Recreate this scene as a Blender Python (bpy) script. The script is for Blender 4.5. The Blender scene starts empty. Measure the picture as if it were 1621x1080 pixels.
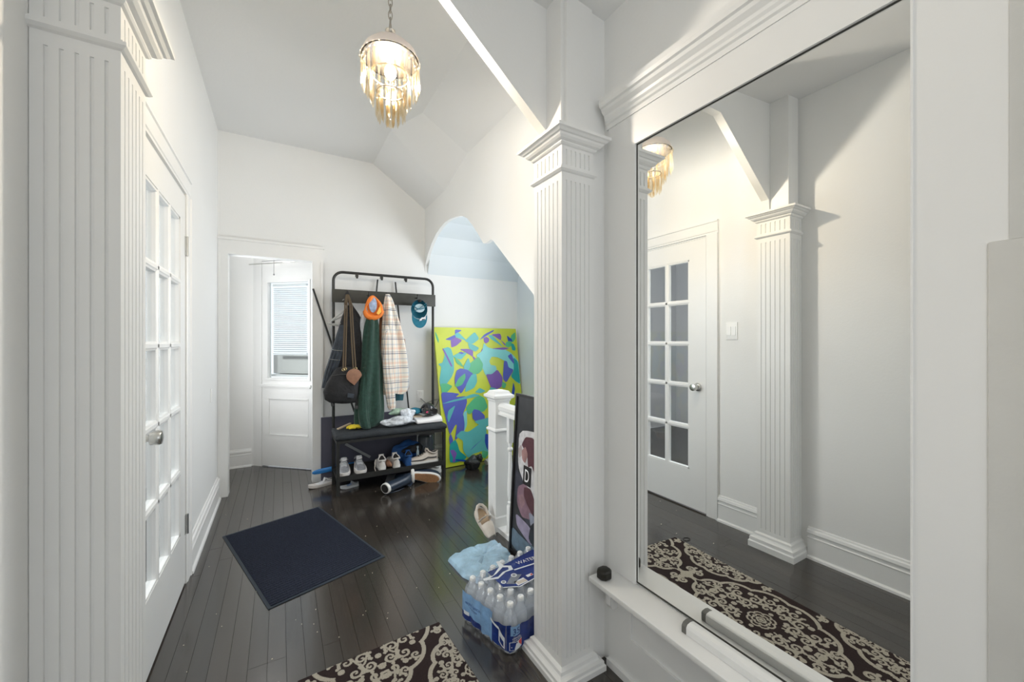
import bpy, math, random
from mathutils import Vector, Matrix
import numpy as np

# ---------------------------------------------------------------- camera, world, lights, exposure
SC = bpy.context.scene
COL = SC.collection
PI = math.pi
R = math.radians

cd = bpy.data.cameras.new('camera')
cam = bpy.data.objects.new('camera', cd)
COL.objects.link(cam)
cam.location = (0, 0, 1.28)
cam.rotation_euler = (PI/2, 0, -math.atan2(367.5, 628.0))
cd.sensor_width = 36.0
cd.lens = 628.0/1621.0*36.0
cd.clip_start = 0.02
SC.camera = cam

w = bpy.data.worlds.new('daylight')
SC.world = w
w.use_nodes = True
bg = w.node_tree.nodes['Background']
bg.inputs[0].default_value = (0.86, 0.93, 1.0, 1)
bg.inputs[1].default_value = 0.85


def area(name, loc, rot, sx, sy, power, color=(1, 1, 1), spread=180):
    l = bpy.data.lights.new(name, 'AREA')
    l.shape = 'RECTANGLE'
    l.size = sx
    l.size_y = sy
    l.energy = power
    l.color = color
    l.spread = R(spread)
    o = bpy.data.objects.new(name, l)
    o.location = loc
    o.rotation_euler = rot
    COL.objects.link(o)
    return o


# stair and side room window daylight, plus added fill lights for hall and porch
area('stair_window_daylight', (2.36, 2.70, 1.62), (0, PI/2, 0), 1.15, 1.4, 15.5, (0.95, 0.975, 1.0), 150)
area('hall_fill_light', (0.35, -2.3, 1.45), (PI/2, 0, 0), 1.2, 1.7, 4.0, (1.0, 0.985, 0.96))  # unseen fill added behind the camera to light the column fronts
area('hall_side_fill_light', (-0.40, -1.15, 1.5), (0, -PI/2, 0), 1.15, 0.85, 7.0, (1.0, 0.99, 0.97))  # unseen fill added to brighten the mirror wall and ledge
area('side_room_daylight', (-2.4, 2.2, 1.5), (0, -PI/2, 0), 1.4, 1.6, 38, (0.97, 0.98, 1.0), 140)
area('porch_side_fill_light', (-0.415, 4.215, 1.30), (0, -PI/2, 0), 1.2, 0.18, 4.0, (0.97, 0.985, 1.0))  # unseen fill added to lift the porch walls and angled door
BULB_STRENGTH = 1000.0
ADDED_PORCH_LAMP = 7.0  # strength of the unseen lamp added to brighten the porch

SC.view_settings.view_transform = 'Standard'
SC.view_settings.look = 'None'
SC.view_settings.gamma = 1.0
SC.view_settings.exposure = 0.70
SC.view_settings.use_curve_mapping = False
SC.cycles.max_bounces = 14
SC.cycles.diffuse_bounces = 8
SC.cycles.transparent_max_bounces = 24
SC.cycles.sample_clamp_indirect = 4.0
SC.cycles.caustics_reflective = True
SC.cycles.caustics_refractive = False


# ---------------------------------------------------------------- materials
def mat(name, color, rough=0.6, metal=0.0, noise=0.0, scale=8.0, bump=0.0, bscale=60.0, alpha=1.0,
        trans=0.0, emit=None, spec=0.5, sub=None, coat=0.0, sheen=0.0, rnd=0.0):
    m = bpy.data.materials.new(name)
    m.use_nodes = True
    nt = m.node_tree
    b = nt.nodes['Principled BSDF']
    b.inputs['Base Color'].default_value = (*color, 1)
    b.inputs['Roughness'].default_value = rough
    b.inputs['Metallic'].default_value = metal
    b.inputs['Alpha'].default_value = alpha
    b.inputs['Transmission Weight'].default_value = trans
    b.inputs['Specular IOR Level'].default_value = spec
    b.inputs['Coat Weight'].default_value = coat
    b.inputs['Sheen Weight'].default_value = sheen
    if emit:
        b.inputs['Emission Color'].default_value = (*emit[0], 1)
        b.inputs['Emission Strength'].default_value = emit[1]
    tc = nt.nodes.new('ShaderNodeTexCoord')
    if noise > 0 or rnd > 0:
        n = nt.nodes.new('ShaderNodeTexNoise')
        n.inputs['Scale'].default_value = scale
        n.inputs['Detail'].default_value = 4
        nt.links.new(tc.outputs['Object'], n.inputs['Vector'])
        mr = nt.nodes.new('ShaderNodeMapRange')
        mr.inputs[1].default_value = 0.3
        mr.inputs[2].default_value = 0.7
        mr.inputs[3].default_value = 1 - noise
        mr.inputs[4].default_value = 1 + noise*0.5
        nt.links.new(n.outputs['Fac'], mr.inputs[0])
        last = mr.outputs[0]
        if rnd > 0:
            oi = nt.nodes.new('ShaderNodeObjectInfo')
            m2 = nt.nodes.new('ShaderNodeMapRange')
            m2.inputs[3].default_value = 1 - rnd
            m2.inputs[4].default_value = 1 + rnd
            nt.links.new(oi.outputs['Random'], m2.inputs[0])
            mm = nt.nodes.new('ShaderNodeMath')
            mm.operation = 'MULTIPLY'
            nt.links.new(last, mm.inputs[0])
            nt.links.new(m2.outputs[0], mm.inputs[1])
            last = mm.outputs[0]
        vm = nt.nodes.new('ShaderNodeVectorMath')
        vm.operation = 'SCALE'
        vm.inputs[0].default_value = color
        nt.links.new(last, vm.inputs['Scale'])
        nt.links.new(vm.outputs[0], b.inputs['Base Color'])
    if bump > 0:
        n2 = nt.nodes.new('ShaderNodeTexNoise')
        n2.inputs['Scale'].default_value = bscale
        n2.inputs['Detail'].default_value = 3
        nt.links.new(tc.outputs['Object'], n2.inputs['Vector'])
        bp = nt.nodes.new('ShaderNodeBump')
        bp.inputs['Strength'].default_value = bump
        bp.inputs['Distance'].default_value = 0.01
        nt.links.new(n2.outputs['Fac'], bp.inputs['Height'])
        nt.links.new(bp.outputs[0], b.inputs['Normal'])
    return m


M = dict(
    paint=mat('white_wall_paint', (0.80, 0.803, 0.795), 0.65, noise=0.02, scale=1.5, bump=0.05, bscale=90),
    trim=mat('white_gloss_trim', (0.80, 0.803, 0.795), 0.35, noise=0.02, scale=3, bump=0.03, bscale=50),
    ceil=mat('white_ceiling_paint', (0.79, 0.793, 0.79), 0.8, noise=0.02, scale=1.2, bump=0.05, bscale=70),
    grey_paint=mat('greyer_old_paint', (0.60, 0.60, 0.58), 0.6, noise=0.05, scale=5, bump=0.06, bscale=60),
    daylit_wall=mat('alcove_paint_daylight_tint', (0.72, 0.77, 0.80), 0.7, noise=0.02, scale=2),  # white paint with the blue cast of the window light put into its colour
    sub=mat('dark_subfloor', (0.012, 0.010, 0.009), 0.6),
    rug_mat=mat('ribbed_navy_mat', (0.022, 0.027, 0.045), 0.9, noise=0.5, scale=160, bump=0.6, bscale=220, spec=0.2),
    rub=mat('mat_rubber_edge', (0.02, 0.03, 0.045), 0.6),
    mirror=mat('mirror_silver', (0.90, 0.905, 0.89), 0.0, 1.0),
    gasket=mat('dark_mirror_edge', (0.04, 0.04, 0.035), 0.6),
    steel=mat('brushed_steel', (0.62, 0.62, 0.60), 0.25, 1.0),
    black_metal=mat('black_powder_coated_metal', (0.018, 0.018, 0.017), 0.45, 0.0),
    blackboard=mat('black_painted_board', (0.035, 0.035, 0.028), 0.5, noise=0.2, scale=20),
    seat=mat('dark_quilted_fabric', (0.022, 0.027, 0.033), 0.75, noise=0.3, scale=30, bump=0.3, bscale=90),
    greyboard=mat('slate_blue_foam_board', (0.075, 0.075, 0.105), 0.75, noise=0.08, scale=10),
    green=mat('dark_green_knit', (0.022, 0.062, 0.045), 0.95, noise=0.3, scale=40, bump=0.5, bscale=180, sheen=0.2),
    orange=mat('orange_fabric', (0.85, 0.22, 0.03), 0.7, noise=0.15, scale=20),
    black_cloth=mat('black_cloth', (0.018, 0.018, 0.02), 0.85, noise=0.4, scale=18, bump=0.4, bscale=60),
    denim=mat('dark_slate_cloth', (0.045, 0.055, 0.07), 0.85, noise=0.3, scale=22, bump=0.3, bscale=70),
    brown=mat('brown_leather', (0.30, 0.15, 0.09), 0.5, noise=0.2, scale=30),
    olive=mat('olive_strap_webbing', (0.10, 0.07, 0.04), 0.8),
    brass=mat('brass_hardware', (0.55, 0.42, 0.2), 0.3, 1.0),
    tee=mat('pale_grey_jersey', (0.55, 0.57, 0.60), 0.9, noise=0.15, scale=30),
    teal=mat('teal_cotton_twill', (0.015, 0.16, 0.24), 0.85, noise=0.15, scale=40),
    dteal=mat('dark_teal_cloth', (0.02, 0.09, 0.12), 0.9),
    white_cloth=mat('white_cloth', (0.75, 0.76, 0.78), 0.8, noise=0.05, scale=20),
    white_shoe=mat('white_leather', (0.72, 0.69, 0.66), 0.5, noise=0.08, scale=30),
    cream_shoe=mat('cream_leather', (0.62, 0.55, 0.48), 0.55, noise=0.08, scale=30),
    beige=mat('beige_insole', (0.45, 0.33, 0.22), 0.8),
    silver=mat('silver_mesh_leather', (0.50, 0.51, 0.54), 0.35, 0.5, noise=0.2, scale=50),
    sole=mat('white_rubber_sole', (0.78, 0.77, 0.74), 0.5),
    gum=mat('gum_rubber_sole', (0.48, 0.25, 0.12), 0.6, noise=0.2, scale=60, bump=0.5, bscale=120),
    blue=mat('royal_blue_cloth', (0.012, 0.085, 0.28), 0.7, noise=0.2, scale=20, bump=0.3, bscale=50),
    bluep=mat('blue_plastic', (0.02, 0.20, 0.55), 0.4),
    navy=mat('navy_rubber', (0.02, 0.032, 0.055), 0.35, noise=0.15, scale=15),
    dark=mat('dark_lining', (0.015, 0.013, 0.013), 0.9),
    dkgrey=mat('charcoal_rubber', (0.05, 0.05, 0.05), 0.6),
    yellow=mat('yellow_knit', (0.80, 0.62, 0.04), 0.8, noise=0.1, scale=30),
    tan=mat('tan_cardboard', (0.50, 0.40, 0.30), 0.8, noise=0.1, scale=30),
    plastic_bag=mat('crinkled_clear_plastic', (0.70, 0.74, 0.80), 0.18, noise=0.35, scale=45, bump=0.8, bscale=55, spec=0.8),
    foam=mat('white_foam', (0.85, 0.84, 0.84), 0.6),
    helmet=mat('gloss_black_shell', (0.012, 0.012, 0.014), 0.12, coat=0.6),
    pink=mat('pink_decal', (0.6, 0.05, 0.15), 0.5),
    blackbag=mat('black_plastic_sack', (0.012, 0.013, 0.014), 0.22, noise=0.4, scale=25, bump=0.8, bscale=35),
    hanger=mat('grey_plastic_hanger', (0.42, 0.42, 0.40), 0.4),
    grey_bar=mat('grey_painted_lath', (0.30, 0.31, 0.32), 0.5),
    cap_grey=mat('grey_end_cap', (0.14, 0.14, 0.13), 0.6),
    strip_grey=mat('light_grey_strip', (0.62, 0.62, 0.61), 0.6),
    dkblock=mat('dark_bronze_block', (0.02, 0.018, 0.014), 0.45, 0.3),
    bottlecap=mat('white_bottle_cap', (0.88, 0.88, 0.86), 0.4),
    wrap_blue=mat('printed_royal_blue_film', (0.012, 0.035, 0.20), 0.25, noise=0.35, scale=14, bump=0.5, bscale=30),
    wrap_light=mat('printed_light_blue_film', (0.22, 0.40, 0.66), 0.25, noise=0.25, scale=16, bump=0.5, bscale=30),
    wrap_white=mat('printed_white_ink', (0.75, 0.78, 0.82), 0.35),
    wrap_red=mat('printed_red_ink', (0.60, 0.05, 0.05), 0.35),
    wrap_grey=mat('printed_grey_ink', (0.20, 0.22, 0.27), 0.4),
    bagblue=mat('pale_blue_plastic_film', (0.36, 0.54, 0.68), 0.3, noise=0.25, scale=14, bump=0.9, bscale=26),
    blind=mat('white_blind_slat', (0.80, 0.80, 0.82), 0.5),
    acp=mat('off_white_ac_plastic', (0.60, 0.59, 0.57), 0.5),
    acv=mat('grey_grille', (0.20, 0.20, 0.20), 0.6),
    switch=mat('white_switch_plastic', (0.85, 0.85, 0.84), 0.35),
    frame_black=mat('black_wood_frame', (0.015, 0.014, 0.014), 0.4),
    canvas_side=mat('yellow_green_canvas_edge', (0.52, 0.62, 0.03), 0.55),
    chrome=mat('antique_nickel', (0.45, 0.42, 0.38), 0.3, 1.0),
    shade=mat('pale_pink_frosted_shade', (0.80, 0.72, 0.68), 0.5),
    bulb=mat('lit_bulb', (1, 0.9, 0.7), 0.5, emit=((1.0, 0.98, 0.95), BULB_STRENGTH)),
    added_porch_bulb=mat('added_porch_globe_glow', (1, 1, 1), 0.5, emit=((1.0, 0.97, 0.93), ADDED_PORCH_LAMP)),  # glow of the unseen added porch lamp
    side_wall=mat('side_room_grey_paint', (0.60, 0.60, 0.61), 0.8),
    shade_in=mat('darkened_shade_lining', (0.006, 0.0045, 0.0033), 0.7, spec=0.1),  # beige lining coloured near black to offset the glare of the bulb
    cable=mat('grey_cable', (0.25, 0.25, 0.25), 0.6),
    jar=mat('smoky_jar_plastic', (0.03, 0.04, 0.05), 0.15, alpha=0.75),
    crumb=mat('pale_crumb', (0.6, 0.55, 0.45), 0.9),
)


def glassy(name, tint, amount, rough=0.03):
    """transparent film / thin glass: mostly see-through with a glossy sheen"""
    m = bpy.data.materials.new(name)
    m.use_nodes = True
    nt = m.node_tree
    nt.nodes.remove(nt.nodes['Principled BSDF'])
    out = nt.nodes['Material Output']
    t = nt.nodes.new('ShaderNodeBsdfTransparent')
    t.inputs[0].default_value = (*tint, 1)
    g = nt.nodes.new('ShaderNodeBsdfGlossy')
    g.inputs['Roughness'].default_value = rough
    fr = nt.nodes.new('ShaderNodeFresnel')
    fr.inputs[0].default_value = 1.45
    ad = nt.nodes.new('ShaderNodeMath')
    ad.operation = 'ADD'
    ad.inputs[1].default_value = amount
    nt.links.new(fr.outputs[0], ad.inputs[0])
    mx = nt.nodes.new('ShaderNodeMixShader')
    # only the outer side of a thin sheet reflects
    ge = nt.nodes.new('ShaderNodeNewGeometry')
    inv = nt.nodes.new('ShaderNodeMath')
    inv.operation = 'SUBTRACT'
    inv.inputs[0].default_value = 1.0
    nt.links.new(ge.outputs['Backfacing'], inv.inputs[1])
    mu = nt.nodes.new('ShaderNodeMath')
    mu.operation = 'MULTIPLY'
    mu.use_clamp = True
    nt.links.new(ad.outputs[0], mu.inputs[0])
    nt.links.new(inv.outputs[0], mu.inputs[1])
    nt.links.new(mu.outputs[0], mx.inputs[0])
    nt.links.new(t.outputs[0], mx.inputs[1])
    nt.links.new(g.outputs[0], mx.inputs[2])
    nt.links.new(mx.outputs[0], out.inputs[0])
    return m


def milky(name):
    """clear plastic holding water: see-through, with a pale scattering body"""
    m = bpy.data.materials.new(name)
    m.use_nodes = True
    nt = m.node_tree
    b = nt.nodes['Principled BSDF']
    b.inputs['Base Color'].default_value = (0.78, 0.82, 0.86, 1)
    b.inputs['Roughness'].default_value = 0.12
    b.inputs['Alpha'].default_value = 0.40
    return m


M['glass'] = glassy('window_glass', (0.95, 0.97, 0.97), 0.03, 0.0)
M['film'] = glassy('clear_shrink_film', (0.93, 0.95, 0.98), 0.08, 0.15)
_nt = M['film'].node_tree
_df = _nt.nodes.new('ShaderNodeBsdfDiffuse')
_df.inputs[0].default_value = (0.80, 0.83, 0.87, 1)
_mx = _nt.nodes.new('ShaderNodeMixShader')
_mx.inputs[0].default_value = 0.14
_old = _nt.nodes['Material Output'].inputs[0].links[0].from_socket
_nt.links.new(_old, _mx.inputs[1])
_nt.links.new(_df.outputs[0], _mx.inputs[2])
_nt.links.new(_mx.outputs[0], _nt.nodes['Material Output'].inputs[0])
M['pet'] = milky('clear_bottle_plastic')


def crystal_mat():
    m = bpy.data.materials.new('cut_crystal')
    m.use_nodes = True
    nt = m.node_tree
    nt.nodes.remove(nt.nodes['Principled BSDF'])
    out = nt.nodes['Material Output']
    t = nt.nodes.new('ShaderNodeBsdfTransparent')
    t.inputs[0].default_value = (0.93, 0.87, 0.76, 1)
    g = nt.nodes.new('ShaderNodeBsdfGlossy')
    g.inputs['Roughness'].default_value = 0.22
    tr = nt.nodes.new('ShaderNodeBsdfTranslucent')
    tr.inputs[0].default_value = (0.9, 0.84, 0.72, 1)
    m1 = nt.nodes.new('ShaderNodeMixShader')
    m1.inputs[0].default_value = 0.15
    nt.links.new(g.outputs[0], m1.inputs[1])
    nt.links.new(tr.outputs[0], m1.inputs[2])
    m2 = nt.nodes.new('ShaderNodeMixShader')
    m2.inputs[0].default_value = 0.03
    nt.links.new(t.outputs[0], m2.inputs[1])
    nt.links.new(m1.outputs[0], m2.inputs[2])
    nt.links.new(m2.outputs[0], out.inputs[0])
    return m


M['crystal'] = crystal_mat()


def plank_mat():
    m = mat('dark_stained_oak', (0.042, 0.035, 0.029), 0.2, rnd=0.25, noise=0.12, scale=6, bump=0.015, bscale=25, spec=0.8, coat=0.35)
    m.node_tree.nodes['Principled BSDF'].inputs['Coat Roughness'].default_value = 0.14
    nt = m.node_tree
    b = nt.nodes['Principled BSDF']
    tc = nt.nodes.new('ShaderNodeTexCoord')
    mp = nt.nodes.new('ShaderNodeMapping')
    mp.inputs['Scale'].default_value = (3.0, 3.0, 3.0)
    nt.links.new(tc.outputs['Object'], mp.inputs[0])
    n = nt.nodes.new('ShaderNodeTexNoise')
    n.inputs['Scale'].default_value = 3.0
    n.inputs['Detail'].default_value = 6
    nt.links.new(mp.outputs[0], n.inputs['Vector'])
    mr = nt.nodes.new('ShaderNodeMapRange')
    mr.inputs[3].default_value = 0.13
    mr.inputs[4].default_value = 0.27
    nt.links.new(n.outputs['Fac'], mr.inputs[0])
    nt.links.new(mr.outputs[0], b.inputs['Roughness'])
    return m


M['plank'] = plank_mat()


def plaid_mat():
    m = bpy.data.materials.new('cream_plaid_flannel')
    m.use_nodes = True
    nt = m.node_tree
    b = nt.nodes['Principled BSDF']
    b.inputs['Roughness'].default_value = 0.9
    tc = nt.nodes.new('ShaderNodeTexCoord')
    sp = nt.nodes.new('ShaderNodeSeparateXYZ')
    nt.links.new(tc.outputs['UV'], sp.inputs[0])

    def stripes(sock, n, stops):
        mu = nt.nodes.new('ShaderNodeMath')
        mu.operation = 'MULTIPLY'
        mu.inputs[1].default_value = n
        nt.links.new(sock, mu.inputs[0])
        fr = nt.nodes.new('ShaderNodeMath')
        fr.operation = 'FRACT'
        nt.links.new(mu.outputs[0], fr.inputs[0])
        cr = nt.nodes.new('ShaderNodeValToRGB')
        cr.color_ramp.interpolation = 'CONSTANT'
        e = cr.color_ramp.elements
        while len(e) > 1:
            e.remove(e[-1])
        e[0].position = 0
        e[0].color = (*stops[0][1], 1)
        for p, c in stops[1:]:
            q = e.new(p)
            q.color = (*c, 1)
        nt.links.new(fr.outputs[0], cr.inputs[0])
        return cr.outputs[0]
    W = (0.88, 0.85, 0.80)
    PK = (0.87, 0.72, 0.63)
    SL = (0.26, 0.28, 0.36)
    a = stripes(sp.outputs[0], 6.0, [(0, W), (0.14, SL), (0.20, W), (0.27, SL), (0.30, W), (0.45, PK), (0.62, W), (0.78, (0.62, 0.66, 0.70)), (0.86, W)])
    c = stripes(sp.outputs[1], 7.5, [(0, W), (0.2, SL), (0.26, W), (0.34, SL), (0.37, W), (0.52, PK), (0.66, W), (0.82, (0.66, 0.69, 0.73)), (0.90, W)])
    mx = nt.nodes.new('ShaderNodeMix')
    mx.data_type = 'RGBA'
    mx.blend_type = 'MULTIPLY'
    mx.inputs[0].default_value = 1.0
    nt.links.new(a, mx.inputs[6])
    nt.links.new(c, mx.inputs[7])
    nt.links.new(mx.outputs[2], b.inputs['Base Color'])
    return m


M['plaid'] = plaid_mat()


def vcol_mat(name, rough):
    m = bpy.data.materials.new(name)
    m.use_nodes = True
    nt = m.node_tree
    b = nt.nodes['Principled BSDF']
    b.inputs['Roughness'].default_value = rough
    a = nt.nodes.new('ShaderNodeAttribute')
    a.attribute_name = 'Col'
    nt.links.new(a.outputs['Color'], b.inputs['Base Color'])
    return m


# ---------------------------------------------------------------- mesh helpers
class MB:
    def __init__(s):
        s.v = []
        s.f = []
        s.m = []
        s.uv = {}
        s.cur = 0

    def add(s, vs, fs):
        o = len(s.v)
        s.v += [tuple(p) for p in vs]
        s.f += [tuple(i+o for i in f) for f in fs]
        s.m += [s.cur]*len(fs)
        return o

    def box(s, x0, x1, y0, y1, z0, z1):
        s.add([(x0, y0, z0), (x1, y0, z0), (x1, y1, z0), (x0, y1, z0), (x0, y0, z1), (x1, y0, z1), (x1, y1, z1), (x0, y1, z1)],
              [(0, 3, 2, 1), (4, 5, 6, 7), (0, 1, 5, 4), (1, 2, 6, 5), (2, 3, 7, 6), (3, 0, 4, 7)])
        return s

    def prism(s, pts, d0, d1, axis='z'):
        """polygon pts extruded from d0 to d1 along axis; pts are the two other coordinates in order"""
        n = len(pts)

        def P(a, b, d):
            return {'z': (a, b, d), 'y': (a, d, b), 'x': (d, a, b)}[axis]
        vs = [P(a, b, d0) for a, b in pts]+[P(a, b, d1) for a, b in pts]
        fs = [tuple(range(n))[::-1], tuple(range(n, 2*n))]+[(i, (i+1) % n, n+(i+1) % n, n+i) for i in range(n)]
        s.add(vs, fs)
        return s

    def rings(s, rs, cap=True, closed=False):
        n = len(rs[0])
        vs = [p for r in rs for p in r]
        fs = []
        m = len(rs)
        for k in range(m if closed else m-1):
            a = k*n
            b = ((k+1) % m)*n
            for i in range(n):
                j = (i+1) % n
                fs.append((a+i, a+j, b+j, b+i))
        if cap and not closed:
            fs.append(tuple(range(n))[::-1])
            fs.append(tuple(range((m-1)*n, m*n)))
        return s.add(vs, fs)

    def lathe(s, prof, cx=0, cy=0, n=16, cz=0):
        s.rings([[(cx+r*math.cos(2*PI*i/n), cy+r*math.sin(2*PI*i/n), cz+z) for i in range(n)] for r, z in prof])
        return s

    def sqlathe(s, prof, cx=0, cy=0):
        s.rings([[(cx-a, cy-b, z), (cx+a, cy-b, z), (cx+a, cy+b, z), (cx-a, cy+b, z)] for a, b, z in prof])
        return s

    def tube(s, pts, r, n=8, closed=False, flat=1.0):
        P = [Vector(p) for p in pts]
        rs = []
        m = len(P)
        up = Vector((0, 0, 1))
        prev = None
        for i, p in enumerate(P):
            if closed:
                t = P[(i+1) % m]-P[i-1]
            else:
                t = P[min(i+1, m-1)]-P[max(i-1, 0)]
            t.normalize()
            if prev is None:
                a = up if abs(t.z) < 0.9 else Vector((1, 0, 0))
                u = t.cross(a).normalized()
            else:
                u = (prev-t*prev.dot(t)).normalized()
            prev = u
            q = t.cross(u)
            rr = r[i] if isinstance(r, (list, tuple)) else r
            rs.append([tuple(p+u*rr*math.cos(2*PI*k/n)+q*rr*flat*math.sin(2*PI*k/n)) for k in range(n)])
        s.rings(rs, closed=closed)
        return s

    def bar(s, a, b, wd, h):
        """box-section bar from a to b"""
        a, b = Vector(a), Vector(b)
        t = (b-a).normalized()
        u = t.cross(Vector((0, 0, 1)))
        u = u.normalized() if u.length > 1e-4 else Vector((1, 0, 0))
        q = u.cross(t)
        s.rings([[tuple(p+u*x*wd/2+q*y*h/2) for x, y in ((-1, -1), (1, -1), (1, 1), (-1, 1))] for p in (a, b)])
        return s

    def sphere(s, c, rx, ry=None, rz=None, n=14, m=8):
        ry = ry or rx
        rz = rz or rx
        rs = []
        for k in range(m+1):
            a = -PI/2+PI*k/m
            cr = max(math.cos(a), 0.02)
            rs.append([(c[0]+rx*cr*math.cos(2*PI*i/n), c[1]+ry*cr*math.sin(2*PI*i/n), c[2]+rz*math.sin(a)) for i in range(n)])
        s.rings(rs)
        return s

    def ext(s, a, b, prof, nrm):
        """wall moulding: profile (offset out of the wall, z) swept in plan from a to b, nrm = outward direction in plan"""
        s.rings([[(p[0]+nrm[0]*o, p[1]+nrm[1]*o, z) for o, z in prof] for p in (a, b)])
        return s

    def build(s, name, mats, parent=None, smooth=False, world=True, bevel=0.0, kind=None, label=None, uvf=None, angle=40):
        me = bpy.data.meshes.new(name)
        vs = s.v
        if parent is not None and world:
            iv = WM[parent.name].inverted()
            vs = [tuple(iv @ Vector(p)) for p in s.v]
        me.from_pydata(vs, [], s.f)
        me.update()
        if not isinstance(mats, (list, tuple)):
            mats = [mats]
        for m_ in mats:
            me.materials.append(m_)
        if len(mats) > 1:
            me.polygons.foreach_set('material_index', s.m)
        import bmesh
        bm = bmesh.new()
        bm.from_mesh(me)
        bmesh.ops.recalc_face_normals(bm, faces=bm.faces)
        if bevel > 0:
            es = [e for e in bm.edges if len(e.link_faces) == 2 and e.calc_face_angle(0) > 0.6]
            bmesh.ops.bevel(bm, geom=es, offset=bevel, segments=2, profile=0.6, affect='EDGES', clamp_overlap=True)
        bm.to_mesh(me)
        bm.free()
        if smooth or bevel > 0:
            me.polygons.foreach_set('use_smooth', [True]*len(me.polygons))
            me.set_sharp_from_angle(angle=R(angle))
        if uvf:
            ul = me.uv_layers.new(name='UVMap')
            for lp in me.loops:
                ul.data[lp.index].uv = uvf(me.vertices[lp.vertex_index].co)
        o = bpy.data.objects.new(name, me)
        COL.objects.link(o)
        if parent is not None:
            o.parent = parent
            WM[o.name] = WM[parent.name]
        else:
            WM[o.name] = Matrix.Identity(4)
        if kind:
            o['kind'] = kind
        if label:
            o['label'] = label
        return o


WM = {}


def thing(name, label, cat, loc=(0, 0, 0), rotz=0.0, group=None, mtx=None, kind=None):
    o = bpy.data.objects.new(name, None)
    o.empty_display_size = 0.05
    COL.objects.link(o)
    m = mtx if mtx is not None else Matrix.Translation(loc) @ Matrix.Rotation(rotz, 4, 'Z')
    o.matrix_world = m
    WM[o.name] = m.copy()
    if kind:
        o['kind'] = kind
    else:
        o['label'] = label
        o['category'] = cat
    if group:
        o['group'] = group
    return o


def tag(o, label, cat, group=None):
    o['label'] = label
    o['category'] = cat
    if group:
        o['group'] = group
    return o


def L(mb, name, m, parent, **k):
    """build in the thing's own frame"""
    return mb.build(name, m, parent, world=False, **k)


def dup(root, mtx, label=None, group=None):
    r = root.copy()
    COL.objects.link(r)
    r.matrix_world = mtx
    WM[r.name] = mtx.copy()
    if label:
        r['label'] = label
    if group:
        r['group'] = group
    for ch in list(root.children):
        c = ch.copy()
        COL.objects.link(c)
        c.parent = r
        for g in list(ch.children):
            d = g.copy()
            COL.objects.link(d)
            d.parent = c
    return r


def TR(x, y, z, rz=0.0, rx=0.0, ry=0.0, s=1.0):
    return Matrix.Translation((x, y, z)) @ Matrix.Rotation(rz, 4, 'Z') @ Matrix.Rotation(rx, 4, 'X') @ Matrix.Rotation(ry, 4, 'Y') @ Matrix.Scale(s, 4)


def frame_mtx(o, xa, ya):
    xa = Vector(xa).normalized()
    ya = Vector(ya)
    ya = (ya-xa*ya.dot(xa)).normalized()
    za = xa.cross(ya)
    m = Matrix((xa, ya, za)).transposed().to_4x4()
    m.translation = Vector(o)
    return m


def text_verts(txt, size, cx=0.0, cy=0.0, w=None):
    """triangulated lettering as (verts2d, faces), centred at (cx, cy), optionally stretched to width w"""
    c = bpy.data.curves.new('t', 'FONT')
    c.body = txt
    c.size = size
    c.resolution_u = 3
    o = bpy.data.objects.new('t', c)
    COL.objects.link(o)
    dg = bpy.context.evaluated_depsgraph_get()
    me = o.evaluated_get(dg).to_mesh()
    vs = [(v.co.x, v.co.y) for v in me.vertices]
    fs = [tuple(p.vertices) for p in me.polygons]
    o.to_mesh_clear()
    bpy.data.objects.remove(o)
    bpy.data.curves.remove(c)
    xs = [p[0] for p in vs]
    ys = [p[1] for p in vs]
    k = 1.0 if w is None else w/(max(xs)-min(xs))
    mx = (max(xs)+min(xs))/2
    my = (max(ys)+min(ys))/2
    return [((a-mx)*k+cx, b-my+cy) for a, b in vs], fs


random.seed(4)

# ---------------------------------------------------------------- setting
XL = -0.437          # left wall
XMR = 1.136          # mirror wall
XR = 1.30            # stair side wall plane
YB = 4.01            # back wall
PN = M['paint']
TM = M['trim']

# floor: sub floor with a stair well hole, boards on top
b = MB()
b.box(-0.56, XR+0.04, -2.5, 5.2, -0.14, -0.018)
b.box(XR+0.04, 2.5, 2.70, 4.1, -0.14, -0.018)
b.box(XR+0.04, 2.5, -2.5, 1.37, -0.14, -0.018)
floor = b.build('floor', M['sub'], kind='structure')
pm = MB()
pm.box(-0.5, 0.5, -0.5, 0.5, -1, 0)
plank0 = pm.build('plank', M['plank'], floor)
pw = 0.066
first = True
nplank = 0
for i in range(43):
    xa = XL-0.002+i*pw
    y = -0.9-random.random()*0.9
    end = 4.03 if xa > 0.65 else 5.0
    while y < end:
        ln = random.uniform(1.15, 1.75)
        y1 = min(y+ln, end)
        a0 = y
        if xa > XR-0.03:
            if y1 < 2.72:
                y = y1
                continue
            a0 = max(y, 2.70)
        elif xa > XMR-0.06 and y1 < 1.2:
            y = y1
            continue
        if y1-a0 > 0.08:
            o = plank0 if first else plank0.copy()
            if not first:
                COL.objects.link(o)
            first = False
            o.scale = (pw-0.0012, y1-a0-0.0015, 0.018)
            o.location = (xa+pw/2, (a0+y1)/2, -random.random()*0.0005)
            nplank += 1
        y = y1
print('planks', nplank)

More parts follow.
